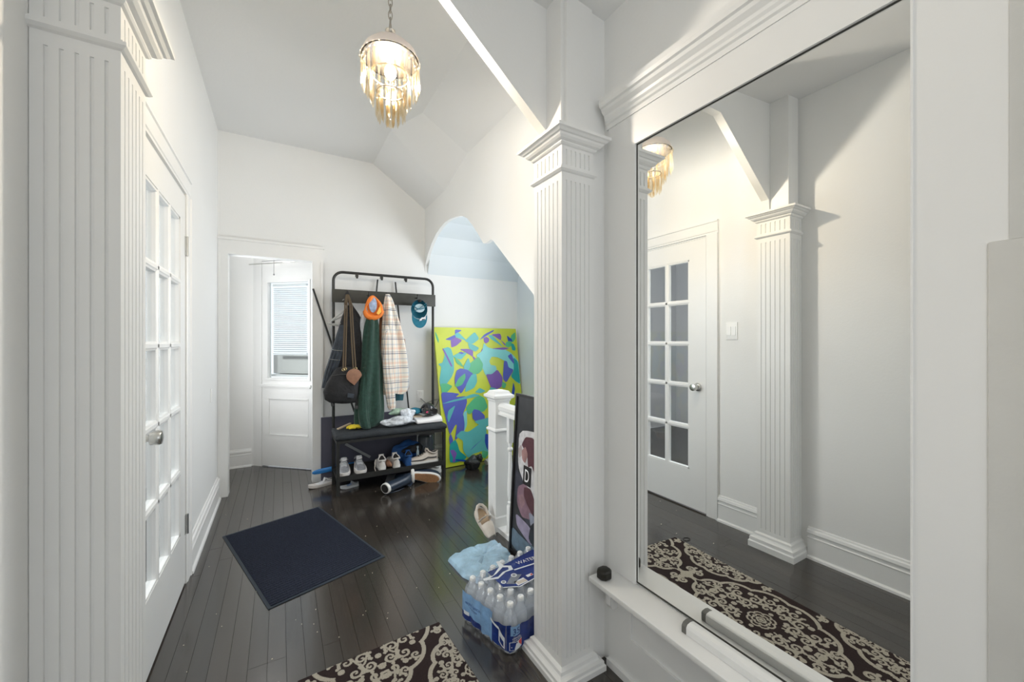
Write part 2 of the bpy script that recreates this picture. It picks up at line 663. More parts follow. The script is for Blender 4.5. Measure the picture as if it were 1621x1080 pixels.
# stair well
st = thing('staircase', 'dark wooden stair flight going down behind the white banister', 'stairs', (1.85, 2.6, -0.2))
for k in range(4):
    b = MB()
    b.box(XR+0.05, 2.38, 2.70-0.26*(k+1), 2.72-0.26*k, -0.21-0.18*k, -0.18-0.18*k)
    b.build('tread', M['plank'], st)
    b = MB()
    b.box(XR+0.05, 2.38, 2.695-0.26*k, 2.71-0.26*k, -0.19-0.18*k, -0.03-0.18*k+(0.0 if k else 0.012))
    b.build('riser', TM, st)
b = MB()
b.box(XR-0.02, XR+0.04, 1.37, 2.70, -1.2, -0.145)
b.box(2.42, 2.5, 1.37, 2.75, -1.2, -0.145)
b.box(XR+0.04, 2.42, 1.30, 1.37, -1.2, -0.145)
b.box(XR+0.04, 2.42, 2.75, 2.80, -1.2, -0.145)
b.box(XR-0.02, 2.5, 1.3, 2.8, -1.25, -1.2)
b.build('wall_stairwell', PN, kind='structure')

# left wall with the glazed door opening
b = MB()
b.box(XL-0.12, XL, -2.5, -1.6, 0, 3.05)
b.box(XL-0.12, XL, -0.7, 1.775, 0, 3.05)
b.box(XL-0.12, XL, -1.6, -0.7, 0, 0.9)  # opening cut for the unseen added hall window
b.box(XL-0.12, XL, -1.6, -0.7, 2.1, 3.05)
b.box(XL-0.12, XL, 2.69, 4.115, 0, 3.05)
b.box(XL-0.12, XL, 4.32, 4.95, 0, 3.05)
b.box(XL-0.12, XL, 4.115, 4.32, 0, 0.65)  # opening cut for the unseen added porch window
b.box(XL-0.12, XL, 4.115, 4.32, 1.95, 3.05)
b.box(XL-0.12, XL, 1.775, 2.69, 2.055, 3.05)
b.build('wall_left', PN, kind='structure')

# back wall: doorway opening, runs on behind the painting
b = MB()
b.box(XL-0.1, -0.369, YB, YB+0.09, 0, 3.05)
b.box(0.254, 2.5, YB, YB+0.09, 0, 3.05)
b.box(-0.369, 0.254, YB, YB+0.09, 2.0, 3.05)
b.build('wall_back', PN, kind='structure')

# stair side wall hanging over the banister, with its scalloped lower edge
arch = [(1.37, 3.02), (1.37, 1.06), (1.95, 1.541), (2.487, 1.99), (2.52, 2.005), (2.587, 1.997), (2.643, 2.003), (2.68, 2.04), (2.75, 2.11),
        (2.832, 2.184), (2.94, 2.27), (3.05, 2.32), (3.17, 2.345), (3.30, 2.36), (3.43, 2.362), (3.554, 2.345), (3.68, 2.31), (3.80, 2.25), (3.91, 2.17),
        (4.0, 2.06), (4.01, 1.99), (4.01, 3.02)]
b = MB()
b.prism(arch, XR, XR+0.03, 'x')
b.build('wall_stair_side', PN, kind='structure')

# alcove shell beyond
b = MB()
wy0, wy1, wz0, wz1 = 1.95, 3.62, 0.95, 2.2
b.box(2.42, 2.5, 1.3, wy0, -0.14, 3.05)
b.box(2.42, 2.5, wy1, 4.1, -0.14, 3.05)
b.box(2.42, 2.5, wy0, wy1, -0.14, wz0)
b.box(2.42, 2.5, wy0, wy1, wz1, 3.05)
b.build('wall_alcove', M['daylit_wall'], kind='structure')
b = MB()
b.box(XR, 2.5, 1.25, 1.37, -0.14, 3.05)
b.build('wall_stair_end', PN, kind='structure')
b = MB()
b.prism([(4.01, 1.975), (3.93, 2.17), (3.82, 2.33), (3.66, 2.44), (3.45, 2.50), (2.75, 2.62), (1.37, 2.62), (1.37, 2.68), (2.77, 2.68), (3.50, 2.60), (4.01, 2.50)], XR+0.03, 2.45, 'x')
b.build('ceiling_alcove', M['daylit_wall'], kind='structure')


def window(name, x, y0, y1, z0, z1, nrm, muntin=True):
    t = thing(name, '', '', (x, (y0+y1)/2, z0), kind='structure')
    f = MB()
    w_ = 0.05
    f.box(x-0.03, x+0.03, y0, y0+w_, z0, z1)
    f.box(x-0.03, x+0.03, y1-w_, y1, z0, z1)
    f.box(x-0.03, x+0.03, y0, y1, z1-w_, z1)
    f.box(x-0.03, x+0.03, y0, y1, z0, z0+w_)
    f.box(x-0.02, x+0.02, y0, y1, (z0+z1)/2-0.02, (z0+z1)/2+0.02)
    fo = f.build('window_frame', TM, t)
    g = MB()
    g.box(x-0.003, x+0.003, y0+w_, y1-w_, z0+w_, (z0+z1)/2-0.02)
    g.build('pane', M['glass'], fo)
    g = MB()
    g.box(x-0.003, x+0.003, y0+w_, y1-w_, (z0+z1)/2+0.02, z1-w_)
    g.build('pane', M['glass'], fo)
    return t


window('window_1', 2.46, wy0, wy1, wz0, wz1, -1)

window('added_hall_window', XL-0.06, -1.6, -0.7, 0.9, 2.1, 1)  # unseen window, added to go with the hall side fill
window('added_porch_window', XL-0.06, 4.115, 4.32, 0.65, 1.95, 1)  # unseen window, added to go with the porch fill

# hall walls behind the mirror and behind the camera
b = MB()
b.box(XMR, XR-0.005, -2.5, 1.37, 0, 0.385)
b.box(XMR, XR-0.005, -2.5, 1.37, 2.01, 3.05)
b.box(XMR, XR-0.005, 1.03, 1.37, 0.385, 2.01)
b.box(XMR, XR-0.005, -2.5, 0.29, 0.385, 2.01)
b.box(XMR+0.012, XR-0.005, 0.29, 1.03, 0.385, 2.01)
b.box(1.058, XMR, 1.20, 1.36, 0, 3.05)
b.build('wall_right', PN, kind='structure')
b = MB()
b.box(XL-0.1, -0.25, -2.6, -2.5, 0, 3.05)
b.box(0.95, 1.3, -2.6, -2.5, 0, 3.05)
b.box(-0.25, 0.95, -2.6, -2.5, 0, 0.6)  # unseen window opening, added here to let fill daylight into the hall
b.box(-0.25, 0.95, -2.6, -2.5, 2.3, 3.05)
b.build('wall_behind_camera', PN, kind='structure')

# ceilings
b = MB()
zr, zl = 2.575, 2.74
b.add([(XL-0.1, -2.6, zl+0.01), (XR, -2.6, zr-0.015), (XR, 1.30, zr-0.015), (XL-0.1, 1.30, zl+0.01),
       (XL-0.1, -2.6, zl+0.08), (XR, -2.6, zr+0.06), (XR, 1.30, zr+0.06), (XL-0.1, 1.30, zl+0.08)],
      [(0, 1, 2, 3), (7, 6, 5, 4), (0, 4, 5, 1), (1, 5, 6, 2), (2, 6, 7, 3), (3, 7, 4, 0)])
b.build('ceiling_hall', M['ceil'], kind='structure')
b = MB()
ZC = 3.005
c0 = [(XL-0.1, 1.33, ZC), (0.93, 1.33, ZC), (0.93, 2.93, ZC), (0.784, 3.30, ZC), (0.784, 4.02, ZC), (XL-0.1, 4.02, ZC),
      (1.31, 1.33, 2.78), (1.31, 2.93, 2.78), (1.31, 3.45, 2.65), (1.31, 4.02, 2.64)]
fs = [(0, 1, 2, 3, 4, 5), (1, 6, 7, 2), (2, 7, 8, 3), (3, 8, 9, 4)]
n0 = len(c0)
top = [(x, y, 3.12) for x, y, z in c0]
b.add(c0+top, fs+[tuple(i+n0 for i in f[::-1]) for f in fs]+[(0, 10, 11, 1), (1, 11, 16, 6), (6, 16, 17, 7), (7, 17, 18, 8), (8, 18, 19, 9), (9, 19, 14, 4), (4, 14, 15, 5), (5, 15, 10, 0)])
b.build('ceiling', M['ceil'], kind='structure')

# arch over the two columns
b = MB()
b.prism([(XL, 2.07), (-0.30, 2.07), (-0.290, 2.14), (0.198, 2.528), (0.425, 2.528), (0.925, 2.105), (0.935, 2.07), (1.16, 2.07), (1.16, 2.75),
         (XR+0.05, 2.75), (XR+0.05, 3.08), (XL-0.05, 3.08), (XL-0.05, 2.07)], 1.292, 1.336, 'y')
b.build('wall_arch', PN, kind='structure')
b = MB()
b.box(XR-0.13, XR, 1.30, 1.372, 0, 3.05)
b.build('wall_corner', PN, kind='structure')


# ---------------------------------------------------------------- fluted columns
def fluted(x0, x1, y0, y1, n, dp=0.004, hw=0.0034):
    def edge(p, q, nx, ny, k):
        out = [p]
        for i in range(k):
            t = (i+1)/(k+1)
            c = Vector((p[0]+(q[0]-p[0])*t, p[1]+(q[1]-p[1])*t))
            d = (Vector(q)-Vector(p)).normalized()
            for s, dd in ((-hw, 0), (-hw*0.6, dp), (hw*0.6, dp), (hw, 0)):
                out.append((c.x+d.x*s-nx*dd, c.y+d.y*s-ny*dd))
        return out
    kx = n if x1-x0 > 0.15 else 5
    return (edge((x0, y0), (x1, y0), 0, -1, kx)+edge((x1, y0), (x1, y1), 1, 0, n)+edge((x1, y1), (x0, y1), 0, 1, kx)+edge((x0, y1), (x0, y0), -1, 0, n))


def sq(x0, x1, y0, y1, prof):
    """square mouldings: prof = (outset, z)"""
    b = MB()
    b.rings([[(x0-o, y0-o, z), (x1+o, y0-o, z), (x1+o, y1+o, z), (x0-o, y1+o, z)] for o, z in prof])
    return b


def column(label, x0, x1, y0, y1, zb, nfl=6, px0=None, px1=None):
    t = thing('fluted_column', label, 'column', ((x0+x1)/2, (y0+y1)/2, 0))
    b = MB()
    b.prism([(x0, y0), (x1, y0), (x1, y1), (x0, y1)], 0, zb+0.045)
    b.prism(fluted(x0, x1, y0, y1, nfl), zb+0.045, 1.885)
    b.prism([(x0, y0), (x1, y0), (x1, y1), (x0, y1)], 1.885, 1.917)
    b.prism(fluted(x0, x1, y0, y1, nfl), 1.942, 2.0)
    b.prism([(x0, y0), (x1, y0), (x1, y1), (x0, y1)], 1.917, 1.942)
    b.prism([(x0, y0), (x1, y0), (x1, y1), (x0, y1)], 2.0, 2.03)
    b.build('shaft', TM, t)
    sq(x0, x1, y0, y1, [(0.0005, 1.913), (0.006, 1.916), (0.012, 1.922), (0.012, 1.930), (0.004, 1.933), (0.004, 1.937), (0.0005, 1.938)]).build('necking_band', TM, t)
    sq(x0, x1, y0, y1, [(0.0005, 2.012), (0.006, 2.015), (0.010, 2.020), (0.010, 2.024), (0.020, 2.029), (0.027, 2.036), (0.030, 2.043), (0.036, 2.045),
                        (0.043, 2.052), (0.050, 2.055), (0.050, 2.066), (0.0, 2.070)]).build('capital', TM, t)
    sq(x0, x1, y0, y1, [(0.036, 0), (0.036, zb*0.45), (0.031, zb*0.55), (0.030, zb*0.8), (0.018, zb*0.88), (0.014, zb), (0.012, zb+0.012), (0.004, zb+0.018), (0.0005, zb+0.02)]).build('base', TM, t)
    # square post carrying on up to the ceiling, with beaded corners
    p0, p1 = (px0 if px0 is not None else x0), (px1 if px1 is not None else x1)
    b = MB()
    pts = [(p0, 1.20), (p0+0.004, 1.196), (p0+0.008, 1.200), (p0+0.012, 1.196), (p0+0.016, 1.200), (p0+0.02, 1.19), (p1, 1.19), (p1, 1.2915), (p0, 1.2915)]
    b.prism(pts, 2.068, 2.80)
    b.build('post', TM, t)
    return t


column('white fluted square column between the water bottles and the big mirror', 0.905, 1.058, 1.18, 1.366, 0.045, px0=0.915, px1=1.062)
column('white fluted half column against the left wall, nearest the camera', -0.437+0.001, -0.300, 1.18, 1.366, 0.075, px0=-0.436, px1=-0.305)

# ---------------------------------------------------------------- glazed left door (door_1)
d1 = thing('door_1', '', '', (XL+0.007, 2.67, 0), kind='structure')
DX0, DX1 = -0.470, -0.430
dy0, dy1 = 1.795, 2.672
py = [1.935, 1.935+0.2067, 1.935+0.4133, 2.555]
pz = [0.30+0.32*i for i in range(6)]
b = MB()
b.box(DX0, DX1, dy0, py[0], 0.012, 2.04)
b.box(DX0, DX1, py[3], dy1, 0.012, 2.04)
b.box(DX0, DX1, py[0], py[3], 0.012, pz[0])
b.box(DX0, DX1, py[0], py[3], pz[5], 2.04)
dl_ = b.build('door_leaf', TM, d1)
b = MB()
for k in (1, 2):
    b.rings([[(DX1-0.006+o, py[k]+s, z) for o, s in ((0, -0.018), (0.003, -0.011), (0.006, -0.007), (0.006, 0.007), (0.003, 0.011), (0, 0.018), (-0.028, 0.018), (-0.028, -0.018))] for z in (pz[0], pz[5])])
for k in range(1, 5):
    b.rings([[(DX1-0.006+o, y, pz[k]+s) for o, s in ((0, -0.018), (0.003, -0.011), (0.006, -0.007), (0.006, 0.007), (0.003, 0.011), (0, 0.018), (-0.028, 0.018), (-0.028, -0.018))] for y in (py[0], py[3])])
for yy in (py[0], py[3]-0.011):
    b.box(DX0+0.006, DX1-0.003, yy, yy+0.011, pz[0], pz[5])
for zz in (pz[0], pz[5]-0.011):
    b.box(DX0+0.006, DX1-0.003, py[0], py[3], zz, zz+0.011)
mg = b.build('muntin_grid', TM, d1)
for j in range(3):
    for k in range(5):
        b = MB()
        b.box(-0.452, -0.448, py[j]+0.004, py[j+1]-0.004, pz[k]+0.004, pz[k+1]-0.004)
        b.build('pane', M['glass'], mg)
kn = MB()
kn.rings([[(x, 1.862+r*math.cos(2*PI*i/18), 0.935+r*math.sin(2*PI*i/18)) for i in range(18)] for x, r in
          ((-0.4295, 0.031), (-0.424, 0.031), (-0.420, 0.027), (-0.417, 0.013), (-0.400, 0.012), (-0.396, 0.024), (-0.372, 0.027), (-0.365, 0.024), (-0.362, 0.012))])
kn.build('door_knob', M['steel'], dl_, smooth=True)
for z in (1.78, 0.315):
    b = MB()
    b.box(-0.4305, -0.4265, 2.655, 2.700, z-0.05, z+0.05)
    b.rings([[(-0.4235+0.007*math.cos(2*PI*i/10), 2.677+0.007*math.sin(2*PI*i/10), zz) for i in range(10)] for zz in (z-0.052, z+0.052)])
    b.build('hinge', M['steel'], d1)
# casing round the door
t = thing('trim_1', '', '', (XL, 2.2, 0), kind='structure')


def casing(nm, y0, y1, z0, z1, par, flip=False):
    b = MB()
    if y1-y0 < 0.2:
        w_ = y1-y0
        pr = [(0, 0), (0.012, 0), (0.012, 0.012), (0.016, 0.016), (0.016, w_-0.014), (0.022, w_-0.010), (0.022, w_), (0, w_)]
        if flip:
            pr = [(o, w_-s) for o, s in pr][::-1]
        b.rings([[(XL+o, y0+s, z) for o, s in pr] for z in (z0, z1)])
    else:
        w_ = z1-z0
        pr = [(0, 0), (0.012, 0), (0.012, 0.012), (0.016, 0.016), (0.016, w_-0.014), (0.022, w_-0.010), (0.022, w_), (0, w_)]
        b.rings([[(XL+o, y, z0+s) for o, s in pr] for y in (y0, y1)])
    b.build(nm, TM, par)


casing('casing_side', 1.700, 1.790, 0, 2.055, t, True)
casing('casing_side', 2.676, 2.766, 0, 2.055, t)
casing('casing_head', 1.70, 2.766, 2.055, 2.15, t)
b = MB()
b.box(-0.557, XL, 1.775, 1.790, 0, 2.055)
b.box(-0.557, XL, 2.676, 2.690, 0, 2.055)
b.box(-0.557, XL, 1.775, 2.690, 2.044, 2.056)
b.build('jamb', TM, t)

BBP = [(0, 0), (0.028, 0), (0.026, 0.012), (0.018, 0.018), (0.016, 0.020), (0.016, 0.118), (0.020, 0.124), (0.013, 0.130), (0.011, 0.142), (0.020, 0.146), (0.022, 0.152), (0.018, 0.166), (0.010, 0.172), (0.008, 0.180), (0, 0.183)]
for i, (a, c, nr) in enumerate([((XL, -2.5), (XL, 1.143), (1, 0)), ((XL, 1.403), (XL, 1.699), (1, 0)), ((XL, 2.767), (XL, 3.965), (1, 0)), ((0.345, YB), (1.295, YB), (0, -1)), ((1.40, YB), (2.42, YB), (0, -1))]):
    b = MB()
    b.ext(a, c, BBP, nr)
    b.build(['baseboard_left', 'baseboard_left', 'baseboard_left', 'baseboard_back', 'baseboard_back'][i], TM, kind='structure')

# side room beyond the glazed door
b = MB()
b.box(-3.1, XL-0.12, 0.6, 4.0, -0.1, -0.001)
b.build('floor_side_room', M['plank'], kind='structure')
b = MB()
b.box(-3.1, -0.557, 0.5, 0.6, 0, 2.9)
b.box(-3.1, -0.557, 4.0, 4.1, 0, 2.9)
b.box(-3.1, -3.0, 0.5, 1.6, 0, 2.9)
b.box(-3.1, -3.0, 2.8, 4.1, 0, 2.9)
b.box(-3.1, -3.0, 1.6, 2.8, 0, 0.8)
b.box(-3.1, -3.0, 1.6, 2.8, 2.1, 2.9)
b.build('wall_side_room', M['side_wall'], kind='structure')
b = MB()
b.box(-3.1, -0.557, 0.5, 4.1, 2.75, 2.85)
b.build('ceiling_side_room', M['side_wall'], kind='structure')
window('window_2', -3.05, 1.6, 2.8, 0.8, 2.1, 1)

# ---------------------------------------------------------------- doorway in the back wall, porch beyond with the angled door
t = thing('trim_2', '', '', (0, YB, 0), kind='structure')


def casing_b(nm, x0, x1, z0, z1, par):
    b = MB()
    if x1-x0 < 0.2:
        w_ = x1-x0
        pr = [(0, 0), (0.016, 0), (0.016, w_), (0, w_)]
        b.rings([[(x0+s, YB-o, z) for o, s in pr] for z in (z0, z1)])
        b.box(x1-0.02 if x0 > 0 else x0, x1 if x0 > 0 else x0+0.015, YB-0.022, YB, z0, z1)
    else:
        b.box(x0, x1, YB-0.016, YB, z0, z1)
        b.box(x0-0.01, x1+0.01, YB-0.026, YB, z1-0.02, z1)
    b.build(nm, TM, par)


casing_b('casing_side', -0.436, -0.369, 0, 2.0, t)
casing_b('casing_side', 0.254, 0.340, 0, 2.0, t)
casing_b('casing_head', -0.436, 0.340, 2.0, 2.135, t)
b = MB()
b.box(-0.372, -0.368, YB, YB+0.10, 0, 2.0)
b.box(0.253, 0.257, YB, YB+0.10, 0, 2.0)
b.build('jamb', TM, t)

E45 = Vector((0.7380288, -0.6747692, 0))
N45 = Vector((-0.6747692, -0.7380288, 0))
P45 = Vector((-0.235, 4.86, 0))
m45 = Matrix((E45, Vector((0, 0, 1)), N45)).transposed().to_4x4()
m45.translation = P45
# local frame: x along the wall, y up, z towards the hall
b = MB()
b.box(XL-0.1, -0.15, 4.86, 4.95, 0, 2.6)
b.build('wall_porch', PN, kind='structure')
b = MB()
b.box(-0.45, 0.9, 4.09, 4.95, 2.32, 2.40)
b.build('ceiling_porch', M['ceil'], kind='structure')
t = thing('wall_porch_angled', '', '', mtx=m45, kind='structure')
b = MB()
b.box(-0.05, 0.10, 0, 2.4, -0.08, 0)
b.box(0.735, 1.1, 0, 2.4, -0.08, 0)
b.box(0.10, 0.735, 2.10, 2.4, -0.08, 0)
L(b, 'wall_panel', PN, t)
b = MB()
bb = MB()
bb.ext((XL, 4.86), (-0.25, 4.86), BBP, (0, -1))
bb.build('baseboard_porch', TM, kind='structure')
d2 = thing('door_2', '', '', mtx=m45, kind='structure')
x0, x1 = 0.105, 0.73
gx0, gx1, gz0, gz1 = 0.179, 0.653, 0.904, 1.873
b = MB()
b.box(x0, gx0, 0.01, 2.09, -0.04, 0.0)
b.box(gx1, x1, 0.01, 2.09, -0.04, 0.0)
b.box(gx0, gx1, gz1, 2.09, -0.04, 0.0)
b.box(gx0, gx1, 0.70, gz0, -0.04, 0.0)
b.box(gx0, gx1, 0.01, 0.323, -0.04, 0.0)
b.box(gx0, gx1, 0.323, 0.70, -0.04, -0.010)
L(b, 'door_leaf', TM, d2)
b = MB()
for a0, a1, c0_, c1_ in ((gx0-0.02, gx0, gz0-0.02, gz1+0.02), (gx1, gx1+0.02, gz0-0.02, gz1+0.02), (gx0, gx1, gz1, gz1+0.02), (gx0, gx1, gz0-0.02, gz0)):
    b.box(a0, a1, c0_, c1_, 0.0, 0.008)
L(b, 'glazing_bead', TM, d2)
b = MB()
b.box(0.097, 0.685, 0.820, 0.842, 0.0, 0.016)
b.box(0.110, 0.672, 0.806, 0.820, 0.0, 0.008)
L(b, 'lock_rail_moulding', TM, d2)
b = MB()
for a0, a1, c0_, c1_ in ((gx0, gx0+0.01, 0.323, 0.70), (gx1-0.01, gx1, 0.323, 0.70), (gx0, gx1, 0.69, 0.70), (gx0, gx1, 0.323, 0.333)):
    b.box(a0, a1, c0_, c1_, -0.010, 0.002)
L(b, 'panel_moulding', TM, d2)
b = MB()
b.box(gx0, gx1, gz0, gz1, -0.026, -0.022)
L(b, 'pane', M['glass'], d2)

bl = thing('window_blind', 'white slatted blind hanging behind the glass of the porch door', 'blind', mtx=m45 @ Matrix.Translation((0.195, 1.15, -0.05)))
b = MB()
b.box(0.0, 0.40, 0.690, 0.712, -0.012, 0.012)
L(b, 'head_rail', M['blind'], bl)
b = MB()
b.box(0.0, 0.40, -0.005, 0.008, -0.010, 0.010)
L(b, 'bottom_rail', M['blind'], bl)
sl = None
for i in range(32):
    if sl is None:
        b = MB()
        b.rings([[(x, 0.0062, 0.0105), (x, 0.0016, 0.0025), (x, -0.0062, -0.0105), (x, -0.0042, -0.0110), (x, 0.0030, 0.001)] for x in (0.003, 0.397)])
        sl = L(b, 'slat', M['blind'], bl)
        base = sl
    else:
        sl = base.copy()
        COL.objects.link(sl)
    sl.location = (0, 0.022+i*0.0208, 0)
b = MB()
b.tube([(0.06, 0.0, 0.008), (0.06, 0.69, 0.008)], 0.001, 4)
b.tube([(0.34, 0.0, 0.008), (0.34, 0.69, 0.008)], 0.001, 4)
L(b, 'ladder_cord', M['white_cloth'], bl)
ac = thing('air_conditioner', 'boxy window air conditioner seen through the porch door glass below the blind', 'air conditioner', mtx=m45 @ Matrix.Translation((0.2, 0.94, -0.14)))
b = MB()
b.box(-0.09, 0.45, 0.0, 0.195, -0.25, 0.0)
L(b, 'housing', M['acp'], ac, bevel=0.006)
b = MB()
b.box(0.03, 0.36, 0.025, 0.145, 0.0, 0.006)
L(b, 'front_panel', M['acp'], ac)
b = MB()
for k in range(5):
    b.box(0.03, 0.36, 0.154+k*0.006, 0.157+k*0.006, 0.0, 0.005)
L(b, 'air_vent', M['acv'], ac)
b = MB()
b.box(-0.12, 0.5, -0.03, -0.008, -0.3, 0.03)
L(b, 'shelf', TM, ac)
# thin rod and pull cord in the porch, with an unseen added lamp
b = MB()
b.tube([m45 @ Vector((-0.02, 2.061, 0.03)), m45 @ Vector((0.71, 2.068, 0.03))], 0.005, 8)
o = b.build('curtain_rod', M['steel'])
tag(o, 'thin bare curtain rod fixed across the porch door above the glass', 'curtain rod')
p = m45 @ Vector((0.289, 1.945, 0.12))
pl_ = thing('added_porch_lamp', 'unseen porch lamp added for light, over the thin pull cord under the door head', 'lamp', (p.x, p.y, 2.32))  # unseen fixture added to light the porch; only the pull cord shows
b = MB()
b.lathe([(0.055, 2.320), (0.060, 2.312), (0.050, 2.295), (0.030, 2.285)], p.x, p.y, 20)
b.build('added_lamp_base', M['switch'], pl_, smooth=True)
b = MB()
b.sphere((p.x, p.y, 2.236), 0.048, n=16, m=10)
b.build('added_globe', M['added_porch_bulb'], pl_, smooth=True)
b = MB()
b.tube([(p.x+0.052, p.y, 2.31), (p.x+0.052, p.y, p.z)], 0.0022, 6)
pc_ = b.build('pull_cord', M['cable'], pl_)
b = MB()
b.sphere((p.x+0.052, p.y, p.z-0.008), 0.008)
b.build('cord_knob', M['cable'], pc_, smooth=True)

# ---------------------------------------------------------------- the big mirror, its panelled surround, ledge and cornice
mi = thing('wall_mirror', 'large frameless mirror set into the white panelled wall on the right', 'mirror', (XMR, 0.66, 0.39))
b = MB()
b.box(XMR, XMR+0.006, 0.2925, 1.0275, 0.392, 2.005)
# glass set so that its face is the mirror plane
b.v = [(x, y if 0.3 > y or y > 1.0 else y, z) for x, y, z in b.v]
b.build('mirror_glass', M['mirror'], mi)
b = MB()
b.box(XMR-0.002, XMR+0.0005, 1.0270, 1.0300, 0.392, 2.006)
b.box(XMR-0.002, XMR+0.0005, 0.292, 1.030, 2.0025, 2.0055)
b.box(XMR-0.002, XMR+0.0005, 0.292, 1.030, 0.3905, 0.3935)
b.build('dark_sealing_edge', M['gasket'], mi)
t = thing('trim_3', '', '', (XMR, 0.6, 0), kind='structure')
FX = XMR-0.010
b = MB()
b.box(FX, XMR, 1.030, 1.165, 0.385, 2.12)
b.build('mirror_stile', TM, t)
b = MB()
b.box(FX, XMR, 0.158, 0.292, 0.385, 2.12)
b.box(FX-0.003, XMR, 0.288, 0.2915, 0.385, 2.12)
b.build('mirror_stile', TM, t)
b = MB()
b.box(FX, XMR, 0.292, 1.030, 2.0055, 2.12)
b.build('mirror_rail', TM, t)
b = MB()
b.box(FX, XMR, -2.4, 0.158, 1.462, 2.12)
b.box(FX-0.0015, FX, -0.5, 0.163, 1.462, 2.12)
b.build('jamb_upper', M['grey_paint'], t)
b = MB()
b.box(FX-0.004, XMR, -2.4, 0.188, 0.0, 1.462)
b.build('jamb_lower', M['grey_paint'], t, bevel=0.004)
b = MB()
b.box(FX-0.022, XMR, -2.4, 0.118, 0.0, 2.12)
b.build('door_casing', M['grey_paint'], t, bevel=0.002)
# wainscot under the ledge
b = MB()
b.box(FX, XMR, 1.05, 1.165, 0, 0.366)
b.box(FX, XMR, 0.176, 1.05, 0, 0.165)
b.box(FX, XMR, 0.176, 1.05, 0.335, 0.366)
b.box(XMR-0.001, XMR+0.002, 0.176, 1.05, 0.165, 0.335)
b.box(FX-0.012, FX, 0.15, 1.165, 0, 0.028)
b.build('wainscot_panel', TM, t)
b = MB()
b.box(1.015, XMR, 0.12, 1.158, 0.366, 0.3845)
o = b.build('ledge_shelf', TM, t, bevel=0.004)
for yk in (1.128, 0.60, 0.22):
    b = MB()
    b.prism([(1.040, 0.3658), (FX, 0.3658), (FX, 0.250), (1.100, 0.250), (1.088, 0.268), (1.088, 0.318), (1.072, 0.322), (1.055, 0.332), (1.042, 0.350)], yk-0.012, yk+0.012, 'y')
    b.build('ledge_bracket', TM, t)
t = thing('trim_4', '', '', (XMR, 0.6, 2.12), kind='structure')
b = MB()
b.ext((FX, -2.4), (FX, 1.172), [(-0.01, 2.118), (0.004, 2.118), (0.004, 2.135), (0.010, 2.14), (0.010, 2.150), (0.016, 2.158), (0.018, 2.168), (0.030, 2.180), (0.034, 2.190), (0.042, 2.194), (0.046, 2.206), (0.046, 2.224), (-0.01, 2.228)], (-1, 0))
b.build('cornice', TM, t)

# light switch on the left wall (seen in the mirror), outlet by the back wall
t = thing('light_switch', 'white twin light switch on the wall beside the glazed door, seen in the mirror', 'switch', (XL, 1.61, 1.35))
b = MB()
b.box(XL, XL+0.006, 1.565, 1.645, 1.29, 1.41)
cpl = b.build('cover_plate', M['switch'], t, bevel=0.002)
for y in (1.588, 1.622):
    b = MB()
    b.box(XL+0.006, XL+0.010, y-0.012, y+0.012, 1.32, 1.38)
    b.build('rocker', M['switch'], cpl)
t = thing('wall_plate', 'small white blank plate low on the far end of the left wall', 'outlet', (XL, 3.63, 0.88))
b = MB()
b.box(XL, XL+0.005, 3.60, 3.665, 0.83, 0.93)
cpl = b.build('cover_plate', M['switch'], t, bevel=0.002)
b = MB()
b.box(XL+0.005, XL+0.007, 3.62, 3.645, 0.855, 0.905)
b.build('centre_insert', M['switch'], cpl)
t = thing('wall_outlet', 'white power outlet on the back wall right of the hall tree', 'outlet', (1.2, YB, 0.72))
b = MB()
b.box(1.215, 1.285, YB-0.006, YB, 0.66, 0.77)
cpl = b.build('cover_plate', M['switch'], t, bevel=0.002)
for z in (0.69, 0.74):
    b = MB()
    b.box(1.236, 1.264, YB-0.009, YB-0.006, z-0.015, z+0.015)
    b.build('socket', M['foam'], cpl)
b = MB()
b.tube([(1.25, YB-0.012, 0.69), (1.30, YB-0.03, 0.64), (1.38, YB-0.02, 0.66), (1.45, YB-0.015, 0.67), (1.40, YB-0.02, 0.58), (1.36, YB-0.02, 0.4), (1.39, YB-0.03, 0.2), (1.41, YB-0.03, 0.19)], 0.004, 6)
o = b.build('power_cable', M['cable'], smooth=True)
tag(o, 'thin grey cable looping from the outlet behind the painting', 'cable')

# ---------------------------------------------------------------- banister
bn = thing('banister', 'white stair banister with a square capped newel post in front of the painting', 'banister', (1.30, 2.4, 0))
nx, ny = 1.300, 2.40
b = MB()
b.sqlathe([(.060, .060, 0), (.060, .060, .09), (.054, .054, .10), (.054, .054, .662)], nx, ny)
b.sqlathe([(.055, .055, .662), (.062, .062, .668), (.066, .066, .676), (.062, .062, .684), (.055, .055, .690)], nx, ny)
b.sqlathe([(.054, .054, .688), (.054, .054, .868), (.060, .060, .876), (.060, .060, .884), (.078, .078, .898), (.078, .078, .912), (.068, .068, .918), (.060, .060, .924), (.050, .050, .940), (.010, .010, .948)], nx, ny)
b.build('newel_post', TM, bn)
b = MB()
hp = [(-.034, .785), (.034, .785), (.034, .797), (.024, .802), (.024, .812), (.034, .820), (.036, .842), (.024, .858), (0, .864), (-.024, .858), (-.036, .842), (-.034, .820), (-.024, .812), (-.024, .802), (-.034, .797)]
b.rings([[(nx+o, y, z-0.0) for o, z in hp] for y in (1.372, ny-0.053)])
b.build('handrail', TM, bn, smooth=True, angle=30)
b = MB()
b.box(nx-.04, nx+.04, 1.405, ny-0.055, 0, 0.03)
b.build('bottom_rail', TM, bn)
bal = MB()
bal.sqlathe([(.017, .017, 0.0), (.017, .017, 0.17), (.013, .013, 0.18)], 0, 0)
